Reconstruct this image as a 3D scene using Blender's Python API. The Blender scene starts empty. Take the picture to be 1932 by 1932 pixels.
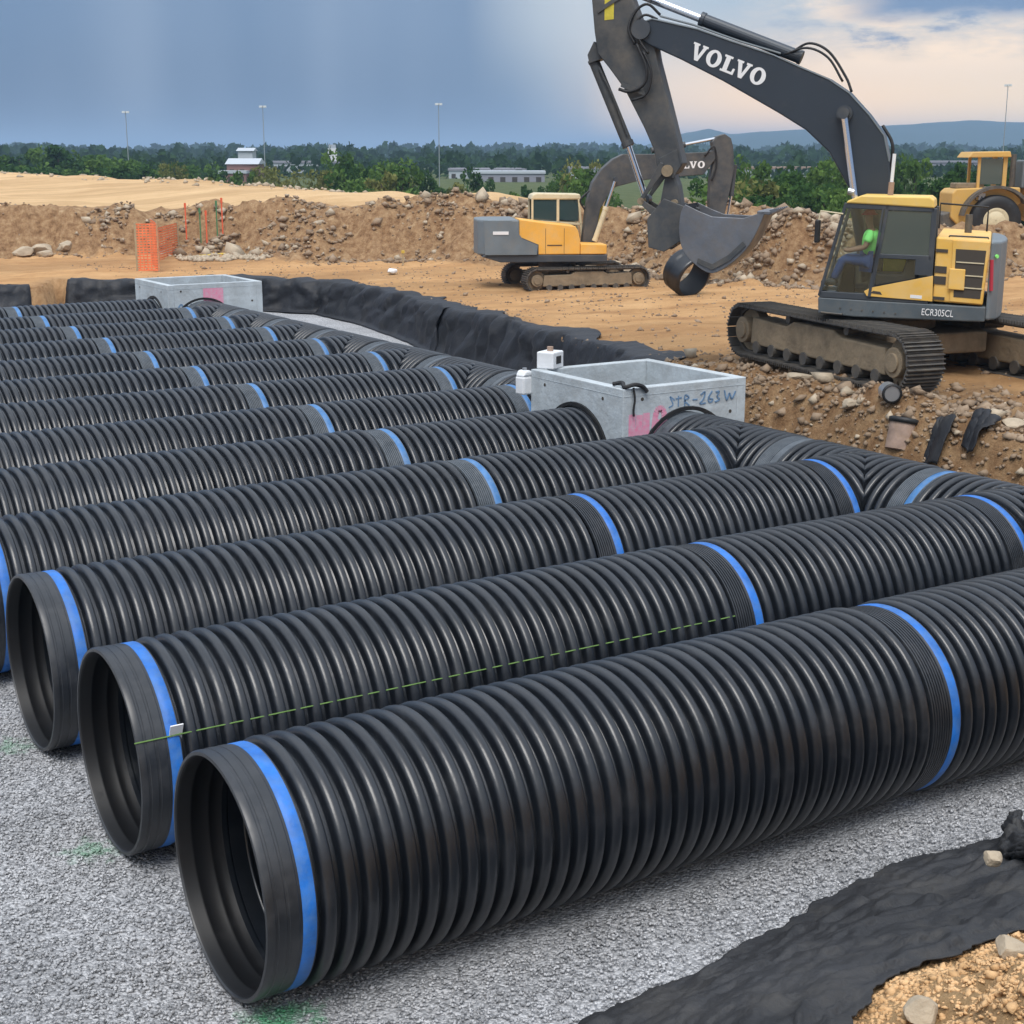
import bpy, math, random
import numpy as np
from mathutils import Vector, Matrix
random.seed(7); RNG = np.random.default_rng(7)
S = bpy.context.scene
COL = S.collection

# ------------------------------------------------------------------ camera
YAW = math.radians(32.2368); PITCH = math.radians(13.7454)
FWD = Vector((math.sin(YAW), math.cos(YAW), 0)); RGT = Vector((math.cos(YAW), -math.sin(YAW), 0))
cd = bpy.data.cameras.new('camera'); cam = bpy.data.objects.new('camera', cd); COL.objects.link(cam)
cd.sensor_width = 36; cd.sensor_fit = 'HORIZONTAL'; cd.lens = 36 * 2781.73 / 1932
cd.clip_start = 0.1; cd.clip_end = 20000
cam.location = (0, 0, 5.4446); cam.rotation_euler = (math.pi / 2 - PITCH, 0, -YAW)
S.camera = cam

# ------------------------------------------------------------------ world, sun, exposure
SUN_EL, SUN_AZ = math.radians(60), math.radians(-140)      # azimuth from +Y towards +X
W = bpy.data.worlds.new('World'); S.world = W; W.use_nodes = True
nt = W.node_tree; nt.nodes.clear(); N = nt.nodes; L = nt.links
def wn(t, **k):
    n = N.new(t)
    for a, b in k.items(): setattr(n, a, b)
    return n
def wmath(op, a, b=None, c=None):
    n = wn('ShaderNodeMath', operation=op)
    for i, v in enumerate((a, b, c)):
        if v is None: continue
        if hasattr(v, 'node'): L.new(v, n.inputs[i])
        else: n.inputs[i].default_value = v
    return n.outputs[0]
def wdot(v, c):
    n = wn('ShaderNodeVectorMath', operation='DOT_PRODUCT'); L.new(v, n.inputs[0]); n.inputs[1].default_value = c
    return n.outputs['Value']
def srgb(r, g, b):
    f = lambda c: (c / 255 / 12.92) if c / 255 <= .04045 else ((c / 255 + .055) / 1.055) ** 2.4
    return (f(r), f(g), f(b), 1)
def wramp(fac, stops, interp='EASE'):
    n = wn('ShaderNodeValToRGB'); L.new(fac, n.inputs[0]); cr = n.color_ramp; cr.interpolation = interp
    while len(cr.elements) < len(stops): cr.elements.new(.5)
    for e, (p, c) in zip(cr.elements, stops): e.position = p; e.color = c
    return n.outputs[0]
def wmix(f, a, b, mode='MIX'):
    n = wn('ShaderNodeMix', data_type='RGBA', blend_type=mode)
    for i, v in ((0, f), (6, a), (7, b)):
        if hasattr(v, 'node'): L.new(v, n.inputs[i])
        else: n.inputs[i].default_value = v
    return n.outputs[2]
tc = wn('ShaderNodeTexCoord'); D = tc.outputs['Generated']
sx = wdot(D, RGT[:]); sf = wdot(D, FWD[:]); sz = wdot(D, (0, 0, 1))
azi = wmath('ARCTAN2', sx, sf)                                  # 0 straight ahead
u = wmath('ADD', wmath('MULTIPLY', azi, 1 / (2 * math.pi)), .5) # 0..1 round the horizon
P = lambda a: .5 + a / (2 * math.pi)
wob = wn('ShaderNodeTexNoise'); wob.inputs['Scale'].default_value = 3.2; wob.inputs['Detail'].default_value = 3
L.new(D, wob.inputs['Vector'])
wobv = wmath('MULTIPLY', wmath('SUBTRACT', wob.outputs[0], .5), .012)
uu = wmath('ADD', u, wobv)
low = wramp(uu, [(0, srgb(168, 180, 196)), (P(-1.2), srgb(105, 130, 164)), (P(-.35), srgb(88, 110, 142)), (P(-.045), srgb(94, 118, 150)), (P(.0), srgb(110, 134, 164)),
                 (P(.035), srgb(162, 174, 190)), (P(.09), (1.40, 1.02, .66, 1)), (P(.17), (1.75, 1.15, .60, 1)), (P(.33), (1.60, 1.15, .66, 1)),
                 (P(.6), srgb(214, 214, 210)), (1, srgb(168, 180, 196))])
high = wramp(uu, [(0, srgb(178, 188, 200)), (P(-1.2), srgb(140, 156, 178)), (P(-.35), srgb(104, 132, 168)), (P(-.025), srgb(122, 146, 178)), (P(.02), srgb(190, 202, 214)),
                  (P(.05), srgb(206, 214, 222)), (P(.16), srgb(182, 200, 216)), (P(.25), srgb(206, 209, 213)), (P(.34), srgb(190, 200, 212)),
                  (P(.8), srgb(190, 196, 204)), (1, srgb(178, 188, 200))])
mr = wn('ShaderNodeMapRange', interpolation_type='SMOOTHSTEP'); L.new(sz, mr.inputs[0]); mr.inputs[1].default_value = .012; mr.inputs[2].default_value = .095
base = wmix(mr.outputs[0], low, high)
# soft rain shafts in the storm side: vertical streaks
cmb = wn('ShaderNodeCombineXYZ'); L.new(azi, cmb.inputs[0]); L.new(wmath('MULTIPLY', sz, .12), cmb.inputs[1])
ns = wn('ShaderNodeTexNoise'); ns.inputs['Scale'].default_value = 10; ns.inputs['Detail'].default_value = 2; L.new(cmb.outputs[0], ns.inputs['Vector'])
streak = wramp(ns.outputs[0], [(.36, (0, 0, 0, 1)), (.80, (1, 1, 1, 1))])
leftm = wn('ShaderNodeMapRange'); L.new(azi, leftm.inputs[0]); leftm.inputs[1].default_value = -.02; leftm.inputs[2].default_value = -.09
base = wmix(wmath('MULTIPLY', wmath('MULTIPLY', streak, leftm.outputs[0]), .38), base, srgb(178, 194, 216))
# broken warm cloud on the bright side
mp = wn('ShaderNodeMapping'); L.new(D, mp.inputs[0]); mp.inputs['Scale'].default_value = (1, 1, 3.6); mp.inputs['Location'].default_value = (.35, .2, .1)
nc = wn('ShaderNodeTexNoise'); nc.inputs['Scale'].default_value = 7.5; nc.inputs['Detail'].default_value = 9; nc.inputs['Roughness'].default_value = .62
L.new(mp.outputs[0], nc.inputs['Vector'])
puff = wramp(nc.outputs[0], [(.38, (0, 0, 0, 1)), (.55, (1, 1, 1, 1))])
rightm = wn('ShaderNodeMapRange', interpolation_type='SMOOTHSTEP'); L.new(azi, rightm.inputs[0]); rightm.inputs[1].default_value = .12; rightm.inputs[2].default_value = .24
hm = wn('ShaderNodeMapRange', interpolation_type='SMOOTHSTEP'); L.new(sz, hm.inputs[0]); hm.inputs[1].default_value = .03; hm.inputs[2].default_value = .062
hm2 = wn('ShaderNodeMapRange', interpolation_type='SMOOTHSTEP'); L.new(sz, hm2.inputs[0]); hm2.inputs[1].default_value = .6; hm2.inputs[2].default_value = .15
pm = wmath('MULTIPLY', wmath('MULTIPLY', puff, rightm.outputs[0]), wmath('MULTIPLY', hm.outputs[0], hm2.outputs[0]))
blue = wn('ShaderNodeMapRange', interpolation_type='SMOOTHSTEP'); L.new(nc.outputs[0], blue.inputs[0]); blue.inputs[1].default_value = .42; blue.inputs[2].default_value = .33
base = wmix(wmath('MULTIPLY', wmath('MULTIPLY', blue.outputs[0], rightm.outputs[0]), wmath('MULTIPLY', hm.outputs[0], .85)), base, srgb(122, 150, 188))
base = wmix(wmath('MULTIPLY', pm, .95), base, (1.30, 1.0, .72, 1))
ew = wmath('ADD', sz, wmath('MULTIPLY', wmath('SUBTRACT', nc.outputs[0], .5), .05))
gp = wn('ShaderNodeMapRange', interpolation_type='SMOOTHSTEP'); L.new(ew, gp.inputs[0]); gp.inputs[1].default_value = .074; gp.inputs[2].default_value = .084
gp2 = wn('ShaderNodeMapRange', interpolation_type='SMOOTHSTEP'); L.new(azi, gp2.inputs[0]); gp2.inputs[1].default_value = .19; gp2.inputs[2].default_value = .25
gp3 = wn('ShaderNodeMapRange', interpolation_type='SMOOTHSTEP'); L.new(sz, gp3.inputs[0]); gp3.inputs[1].default_value = .5; gp3.inputs[2].default_value = .2
base = wmix(wmath('MULTIPLY', wmath('MULTIPLY', gp.outputs[0], gp2.outputs[0]), gp3.outputs[0]), base, srgb(124, 150, 186))
# overcast brightens towards the zenith
zen = wn('ShaderNodeMapRange', interpolation_type='SMOOTHSTEP'); L.new(sz, zen.inputs[0]); zen.inputs[1].default_value = .14; zen.inputs[2].default_value = .75
nz = wn('ShaderNodeTexNoise'); nz.inputs['Scale'].default_value = 2.2; nz.inputs['Detail'].default_value = 5; L.new(D, nz.inputs['Vector'])
zc = wramp(nz.outputs[0], [(.3, (.72, .84, 1.02, 1)), (.7, (.94, .98, 1.04, 1))])
zcs = wn('ShaderNodeVectorMath', operation='SCALE'); L.new(zc, zcs.inputs[0]); zcs.inputs['Scale'].default_value = 1.42
cloud = wmix(zen.outputs[0], base, zcs.outputs[0])
skyt = wn('ShaderNodeTexSky', sky_type='NISHITA'); skyt.sun_disc = False; skyt.sun_elevation = SUN_EL; skyt.sun_rotation = SUN_AZ
sks = wn('ShaderNodeVectorMath', operation='SCALE'); L.new(skyt.outputs[0], sks.inputs[0]); sks.inputs['Scale'].default_value = .09
final = wmix(.06, cloud, sks.outputs[0])
bg = wn('ShaderNodeBackground'); L.new(final, bg.inputs[0]); bg.inputs[1].default_value = 1.0
wo = wn('ShaderNodeOutputWorld'); L.new(bg.outputs[0], wo.inputs[0])

sl = bpy.data.lights.new('sun', 'SUN'); sl.energy = 2.55; sl.angle = math.radians(32); sl.color = (1, .96, .91)
so = bpy.data.objects.new('sun', sl); COL.objects.link(so)
sd = Vector((math.sin(SUN_AZ) * math.cos(SUN_EL), math.cos(SUN_AZ) * math.cos(SUN_EL), math.sin(SUN_EL)))
so.rotation_euler = sd.to_track_quat('Z', 'Y').to_euler(); so.location = (0, 0, 60)
S.view_settings.view_transform = 'Standard'; S.view_settings.look = 'None'; S.view_settings.gamma = 1
S.view_settings.exposure = .04; S.view_settings.use_curve_mapping = False

# ------------------------------------------------------------------ helpers
def tag(o, label=None, cat=None, group=None, kind=None):
    if label: o['label'] = label
    if cat: o['category'] = cat
    if group: o['group'] = group
    if kind: o['kind'] = kind
    return o
def empty(name, loc=(0, 0, 0), rz=0, **k):
    o = bpy.data.objects.new(name, None); COL.objects.link(o); o.location = loc; o.rotation_euler = (0, 0, rz)
    o.empty_display_size = .2
    return tag(o, **k)
def link(name, me, mat=None, parent=None, smooth=False, bevel=0, loc=None, rot=None):
    o = bpy.data.objects.new(name, me); COL.objects.link(o)
    if mat is not None and not me.materials: me.materials.append(mat)
    if smooth: me.polygons.foreach_set('use_smooth', [True] * len(me.polygons))
    if parent: o.parent = parent
    if loc is not None: o.location = loc
    if rot is not None: o.rotation_euler = rot
    if bevel:
        b = o.modifiers.new('bevel', 'BEVEL'); b.width = bevel; b.segments = 2; b.limit_method = 'ANGLE'; b.angle_limit = math.radians(40)
    return o
def copy_tree(o, parent=None):
    c = o.copy(); COL.objects.link(c); c.parent = parent
    for ch in list(o.children): copy_tree(ch, c)
    return c
def npmesh(name, V, F, n=4):
    me = bpy.data.meshes.new(name); V = np.asarray(V, np.float32); F = np.asarray(F, np.int32)
    me.vertices.add(len(V)); me.vertices.foreach_set('co', V.ravel())
    me.loops.add(F.size); me.loops.foreach_set('vertex_index', F.ravel())
    me.polygons.add(len(F)); me.polygons.foreach_set('loop_start', np.arange(0, F.size, n)); me.update(calc_edges=True)
    return me
def font_part(txt, size, extr, mat, parent, mtx):
    fc = bpy.data.curves.new('lettering', 'FONT'); fc.body = txt; fc.size = size; fc.extrude = extr; fo = bpy.data.objects.new('lettering', fc); COL.objects.link(fo)
    bpy.context.view_layer.update(); me = bpy.data.meshes.new_from_object(fo.evaluated_get(bpy.context.evaluated_depsgraph_get())); bpy.data.objects.remove(fo)
    me.materials.clear(); o = link('lettering', me, mat, parent); o.matrix_local = mtx; return o
MAPF = None          # optional frame change for parts drafted in a machine's side elevation
def mapv(p): return MAPF(p) if MAPF else tuple(p)
class MB:
    def __init__(s): s.v = []; s.f = []
    def add(s, vs, fs):
        b = len(s.v); s.v += [tuple(p) for p in vs]; s.f += [tuple(i + b for i in q) for q in fs]; return s
    def box(s, x0, x1, y0, y1, z0, z1):
        return s.add([mapv(q) for q in [(x0, y0, z0), (x1, y0, z0), (x1, y1, z0), (x0, y1, z0), (x0, y0, z1), (x1, y0, z1), (x1, y1, z1), (x0, y1, z1)]],
                     [(0, 3, 2, 1), (4, 5, 6, 7), (0, 1, 5, 4), (1, 2, 6, 5), (2, 3, 7, 6), (3, 0, 4, 7)])
    def prism(s, poly, a, b, ax='y'):
        n = len(poly)
        m = {'y': lambda p, t: (p[0], t, p[1]), 'z': lambda p, t: (p[0], p[1], t), 'x': lambda p, t: (t, p[0], p[1])}[ax]
        ar = sum(poly[i][0] * poly[(i + 1) % n][1] - poly[(i + 1) % n][0] * poly[i][1] for i in range(n))
        if (ar < 0) != (ax == 'y'): poly = poly[::-1]
        vs = [mapv(m(p, a)) for p in poly] + [mapv(m(p, b)) for p in poly]
        return s.add(vs, [tuple(range(n))[::-1], tuple(range(n, 2 * n))] + [(i, (i + 1) % n, n + (i + 1) % n, n + i) for i in range(n)])
    def cyl(s, p0, p1, r0, r1=None, n=16, caps=True):
        r1 = r0 if r1 is None else r1; p0 = Vector(mapv(p0)); p1 = Vector(mapv(p1)); d = (p1 - p0).normalized()
        q = d.orthogonal().normalized(); w = d.cross(q)
        vs = []
        for p, r in ((p0, r0), (p1, r1)):
            for i in range(n):
                t = 2 * math.pi * i / n; vs.append(p + q * (math.cos(t) * r) + w * (math.sin(t) * r))
        fs = [(i, (i + 1) % n, n + (i + 1) % n, n + i) for i in range(n)]
        if caps: fs += [tuple(range(n))[::-1], tuple(range(n, 2 * n))]
        return s.add(vs, fs)
    def tube(s, pts, r, n=8):
        pts = [Vector(mapv(p)) for p in pts]; vs = []; m = len(pts); q = None
        for i, p in enumerate(pts):
            d = (pts[min(i + 1, m - 1)] - pts[max(i - 1, 0)]).normalized()
            q = d.orthogonal().normalized() if q is None else (q - d * q.dot(d)).normalized()
            w = d.cross(q); rr = r[i] if isinstance(r, (list, tuple)) else r
            for k in range(n):
                t = 2 * math.pi * k / n; vs.append(p + q * (math.cos(t) * rr) + w * (math.sin(t) * rr))
        fs = [(i * n + k, i * n + (k + 1) % n, (i + 1) * n + (k + 1) % n, (i + 1) * n + k) for i in range(m - 1) for k in range(n)]
        fs += [tuple(range(n))[::-1], tuple(range((m - 1) * n, m * n))]
        return s.add(vs, fs)
    def xform(s, M):
        s.v = [tuple(M @ Vector(p)) for p in s.v]; return s
    def build(s, name, mat, parent=None, **k):
        me = bpy.data.meshes.new(name); me.from_pydata(s.v, [], s.f); me.update()
        return link(name, me, mat, parent, **k)
def curve_pts(P, n=6):
    """Catmull-Rom through points"""
    P = [np.array(p, float) for p in P]; P = [2 * P[0] - P[1]] + P + [2 * P[-1] - P[-2]]; out = []
    for i in range(1, len(P) - 2):
        for k in range(n):
            t = k / n; a, b, c, d = P[i - 1:i + 3]
            out.append(.5 * ((2 * b) + (-a + c) * t + (2 * a - 5 * b + 4 * c - d) * t * t + (-a + 3 * b - 3 * c + d) * t ** 3))
    return [tuple(p) for p in out] + [tuple(P[-2])]
# value noise
_perm = RNG.random((256, 256)).astype(np.float32)
def vnoise(x, y):
    xi = np.floor(x).astype(int); yi = np.floor(y).astype(int); fx = x - xi; fy = y - yi
    fx = fx * fx * (3 - 2 * fx); fy = fy * fy * (3 - 2 * fy)
    g = lambda a, b: _perm[a & 255, b & 255]
    return (g(xi, yi) * (1 - fx) + g(xi + 1, yi) * fx) * (1 - fy) + (g(xi, yi + 1) * (1 - fx) + g(xi + 1, yi + 1) * fx) * fy
def fbm(x, y, o=4, rough=.5):
    s = 0; a = 1; t = 0
    for i in range(o):
        s = s + a * (vnoise(x * 2 ** i + 17 * i, y * 2 ** i + 5 * i) - .5); t += a; a *= rough
    return s / t
def smooth(t): t = np.clip(t, 0, 1); return t * t * (3 - 2 * t)

# ------------------------------------------------------------------ materials
def material(name, col, rough=.6, metal=0, spec=.5, var=0, vscale=3., col2=None, bump=0, bscale=20., dust=0, dustcol=(.25, .19, .12), coat=0, detail=6):
    m = bpy.data.materials.new(name); m.use_nodes = True; t = m.node_tree; b = t.nodes['Principled BSDF']
    b.inputs['Roughness'].default_value = rough; b.inputs['Metallic'].default_value = metal
    b.inputs['Specular IOR Level'].default_value = spec; b.inputs['Coat Weight'].default_value = coat
    c = (*col[:3], 1); b.inputs['Base Color'].default_value = c
    tcn = t.nodes.new('ShaderNodeTexCoord'); src = None
    def noise(sc, det=detail, ro=.6):
        n = t.nodes.new('ShaderNodeTexNoise'); n.inputs['Scale'].default_value = sc; n.inputs['Detail'].default_value = det; n.inputs['Roughness'].default_value = ro
        t.links.new(tcn.outputs['Object'], n.inputs['Vector']); return n.outputs[0]
    def mix(f, a, bb):
        n = t.nodes.new('ShaderNodeMix'); n.data_type = 'RGBA'
        for i, v in ((0, f), (6, a), (7, bb)):
            if hasattr(v, 'node'): t.links.new(v, n.inputs[i])
            else: n.inputs[i].default_value = v
        return n.outputs[2]
    def ramp(f, a, bb):
        n = t.nodes.new('ShaderNodeMapRange'); n.inputs[1].default_value = a; n.inputs[2].default_value = bb; t.links.new(f, n.inputs[0]); return n.outputs[0]
    cur = c
    if var or col2:
        c2 = (*(col2 or [min(1, x * (1 + var)) for x in col[:3]])[:3], 1); c1 = c if col2 else (*[x * (1 - var) for x in col[:3]], 1)
        cur = mix(ramp(noise(vscale), .32, .68), c1, c2)
    if dust:
        f = ramp(noise(vscale * 1.7 + .3, 8, .7), .62 - dust * .35, .78)
        mm = t.nodes.new('ShaderNodeMath'); mm.operation = 'MULTIPLY'; t.links.new(f, mm.inputs[0]); mm.inputs[1].default_value = min(1, .35 + dust * .6)
        cur = mix(mm.outputs[0], cur, (*dustcol, 1))
        rr = t.nodes.new('ShaderNodeMapRange'); t.links.new(mm.outputs[0], rr.inputs[0]); rr.inputs[3].default_value = rough; rr.inputs[4].default_value = .85
        t.links.new(rr.outputs[0], b.inputs['Roughness'])
    if hasattr(cur, 'node'): t.links.new(cur, b.inputs['Base Color'])
    if bump:
        bn = t.nodes.new('ShaderNodeBump'); bn.inputs['Strength'].default_value = 1; bn.inputs['Distance'].default_value = bump
        t.links.new(noise(bscale, 5), bn.inputs['Height']); t.links.new(bn.outputs[0], b.inputs['Normal'])
    return m
M = {}
M['hdpe'] = material('black_hdpe', (.008, .0105, .015), .31, spec=.68, var=.3, vscale=1.3, dust=.30, dustcol=(.045, .048, .053), bump=.003, bscale=9)
M['hdpe_bell'] = material('bell_hdpe', (.015, .018, .023), .38, spec=.6, var=.25, vscale=2, dust=.4, dustcol=(.065, .067, .072))
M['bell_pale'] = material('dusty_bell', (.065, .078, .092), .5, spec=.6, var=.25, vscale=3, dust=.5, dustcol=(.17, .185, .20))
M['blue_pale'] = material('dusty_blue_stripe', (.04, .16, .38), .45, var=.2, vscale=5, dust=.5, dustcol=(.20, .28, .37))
M['hdpe_inner'] = material('liner', (.006, .0065, .008), .5, spec=.3, dust=.2, dustcol=(.02, .02, .022))
M['blue'] = material('blue_stripe', (.010, .14, .52), .45, var=.3, vscale=5, dust=.6, dustcol=(.10, .20, .36), bump=.004, bscale=12)
M['concrete'] = material('precast_concrete', (.46, .51, .54), .85, var=.16, vscale=1.6, bump=.010, bscale=14, dust=.55, dustcol=(.27, .275, .27))
M['fabric'] = material('geotextile', (.024, .025, .028), .62, spec=.4, var=.3, vscale=.9, bump=.05, bscale=3.2, dust=.4, dustcol=(.075, .070, .062))
M['pitwall'] = material('geotextile_wall', (.010, .011, .015), .55, spec=.4, var=.35, vscale=.5, bump=.02, bscale=7, dust=.25, dustcol=(.07, .065, .058))
M['darkgrey'] = material('dark_grey_paint', (.050, .058, .068), .42, var=.12, vscale=1.2, dust=.35, dustcol=(.13, .12, .105))
M['boomgrey'] = material('boom_grey_paint', (.028, .039, .054), .38, var=.12, vscale=.8, dust=.22, dustcol=(.12, .11, .10))
M['armgrey'] = material('arm_grey_dirty', (.050, .056, .062), .5, var=.25, vscale=1.6, dust=.62, dustcol=(.15, .13, .105))
M['cwgrey'] = material('counterweight_grey', (.15, .18, .20), .5, var=.12, vscale=1.5, dust=.4, dustcol=(.22, .20, .17))
M['yellow'] = material('yellow_paint', (.78, .46, .09), .45, var=.10, vscale=1.4, dust=.6, dustcol=(.70, .52, .28))
M['deckgrey'] = material('deck_grey', (.085, .105, .118), .5, var=.15, vscale=1.5, dust=.5, dustcol=(.16, .15, .13))
M['yellowroof'] = material('yellow_roof', (.80, .54, .14), .45, var=.06, vscale=2, dust=.3, dustcol=(.6, .48, .28))
M['orange'] = material('orange_yellow_paint', (.82, .42, .07), .45, var=.10, vscale=1.2, dust=.5, dustcol=(.62, .42, .20))
M['catyellow'] = material('faded_yellow_paint', (.62, .37, .09), .5, var=.12, vscale=1.0, dust=.6, dustcol=(.42, .29, .16))
M['cream'] = material('cream_paint', (.62, .54, .36), .55, dust=.3)
M['shoe'] = material('track_steel', (.085, .082, .078), .55, metal=.3, var=.25, vscale=4, dust=.7, dustcol=(.20, .165, .12))
M['trackframe'] = material('mud_coated_steel', (.22, .17, .11), .85, var=.3, vscale=2, dust=.7, dustcol=(.33, .25, .16), bump=.02, bscale=9)
M['chrome'] = material('chrome_rod', (.72, .74, .78), .16, metal=1)
M['black'] = material('black_rubber', (.012, .012, .013), .55, dust=.25, dustcol=(.06, .055, .05))
M['grille'] = material('grille_dark', (.055, .045, .035), .7)
M['bucket'] = material('worn_bucket_steel', (.15, .165, .19), .40, metal=.45, var=.3, vscale=1.3, dust=.5, dustcol=(.19, .15, .11), bump=.006, bscale=6)
M['white'] = material('white_paint', (.78, .78, .78), .5)
M['whiteplastic'] = material('white_plastic', (.74, .76, .78), .45, var=.06, vscale=6)
M['red'] = material('red_marking', (.42, .03, .05), .5)
M['decalyellow'] = material('yellow_decal', (.60, .50, .05), .5, var=.2, vscale=7)
M['pinkpaint'] = material('pink_spray', (.75, .22, .36), .8, var=.2, vscale=14, col2=(.62, .40, .48))
M['bluepaint'] = material('blue_marker', (.14, .24, .38), .8, var=.3, vscale=10)
M['orangemesh'] = material('orange_fence', (.80, .20, .08), .7, var=.15, vscale=4)
M['greenstake'] = material('green_stake', (.08, .22, .10), .8)
M['orangestake'] = material('orange_stake', (.80, .14, .06), .7)
M['string'] = material('green_string', (.13, .24, .06), .8)
M['wood'] = material('weathered_wood', (.42, .33, .20), .85, var=.2)
M['yellowrope'] = material('yellow_tape', (.62, .45, .08), .7)
M['rock'] = material('limestone_rock', (.34, .25, .17), .9, var=.3, vscale=1.5, bump=.03, bscale=6, col2=(.20, .14, .09))
M['paler'] = material('pale_rock', (.42, .345, .25), .9, var=.2, vscale=2, bump=.03, bscale=6)
M['bank_clod'] = material('ochre_clod', (.46, .27, .12), .95, var=.25, vscale=5, bump=.01, bscale=30, col2=(.74, .48, .25))
M['clay'] = material('clay_pipe', (.34, .24, .19), .85, var=.25, vscale=4, dust=.6, dustcol=(.28, .19, .12), bump=.01, bscale=10)
M['galv'] = material('galvanised', (.5, .52, .54), .35, metal=.8)
M['skin'] = material('skin', (.30, .16, .10), .6)
M['vest'] = material('hi_vis_green', (.30, .95, .22), .6)
M['jeans'] = material('blue_denim', (.02, .06, .18), .85)
M['seat'] = material('seat_fabric', (.03, .03, .035), .8)
M['trunk'] = material('bark', (.07, .05, .035), .9)
M['bwhite'] = material('white_cladding', (.44, .48, .52), .6)
M['bgrey'] = material('grey_roofing', (.26, .26, .30), .7)
M['bred'] = material('brick_red', (.24, .13, .11), .8)
def foliage(name, a, b):
    m = bpy.data.materials.new(name); m.use_nodes = True; t = m.node_tree; t.nodes.clear()
    g = t.nodes.new('ShaderNodeNewGeometry'); n = t.nodes.new('ShaderNodeTexNoise'); n.inputs['Scale'].default_value = .33; n.inputs['Detail'].default_value = 4
    t.links.new(g.outputs['Position'], n.inputs['Vector'])
    r = t.nodes.new('ShaderNodeValToRGB'); r.color_ramp.elements[0].position = .35; r.color_ramp.elements[1].position = .65
    r.color_ramp.elements[0].color = (*a, 1); r.color_ramp.elements[1].color = (*b, 1); t.links.new(n.outputs[0], r.inputs[0])
    d = t.nodes.new('ShaderNodeBsdfDiffuse'); tr = t.nodes.new('ShaderNodeBsdfTranslucent'); mx = t.nodes.new('ShaderNodeMixShader'); mx.inputs[0].default_value = .3
    o = t.nodes.new('ShaderNodeOutputMaterial')
    t.links.new(r.outputs[0], d.inputs[0]); t.links.new(r.outputs[0], tr.inputs[0]); t.links.new(d.outputs[0], mx.inputs[1]); t.links.new(tr.outputs[0], mx.inputs[2]); t.links.new(mx.outputs[0], o.inputs[0])
    return m
M['leaf_dark'] = foliage('leaf_dark', (.030, .070, .022), (.065, .125, .034))
M['leaf_mid'] = foliage('leaf_mid', (.060, .120, .028), (.125, .200, .050))
M['leaf_olive'] = foliage('leaf_olive', (.110, .130, .038), (.240, .240, .080))
M['leaf_far'] = foliage('leaf_far', (.020, .045, .018), (.040, .075, .028))
def glass(name, tint, alpha, haze=None):  # haze: diffuse colour standing in for a reflection
    m = bpy.data.materials.new(name); m.use_nodes = True; t = m.node_tree; t.nodes.clear()
    tr = t.nodes.new('ShaderNodeBsdfTransparent'); tr.inputs[0].default_value = (*tint, 1)
    gl = t.nodes.new('ShaderNodeBsdfGlossy'); gl.inputs['Roughness'].default_value = .06; gl.inputs[0].default_value = (.8, .9, .92, 1)
    mx = t.nodes.new('ShaderNodeMixShader'); mx.inputs[0].default_value = alpha; o = t.nodes.new('ShaderNodeOutputMaterial')
    t.links.new(tr.outputs[0], mx.inputs[1]); t.links.new(gl.outputs[0], mx.inputs[2]); out = mx.outputs[0]
    if haze:                                                     # teal reflection painted into the pane as diffuse colour
        d = t.nodes.new('ShaderNodeBsdfDiffuse'); d.inputs[0].default_value = (*haze, 1); m2 = t.nodes.new('ShaderNodeMixShader'); m2.inputs[0].default_value = .55
        t.links.new(out, m2.inputs[1]); t.links.new(d.outputs[0], m2.inputs[2]); out = m2.outputs[0]
    t.links.new(out, o.inputs[0]); return m
M['glass'] = glass('clear_glass', (.90, .95, .95), .06)
M['glass_dark'] = glass('tinted_glass', (.12, .22, .24), .26, (.055, .10, .11))

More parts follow.
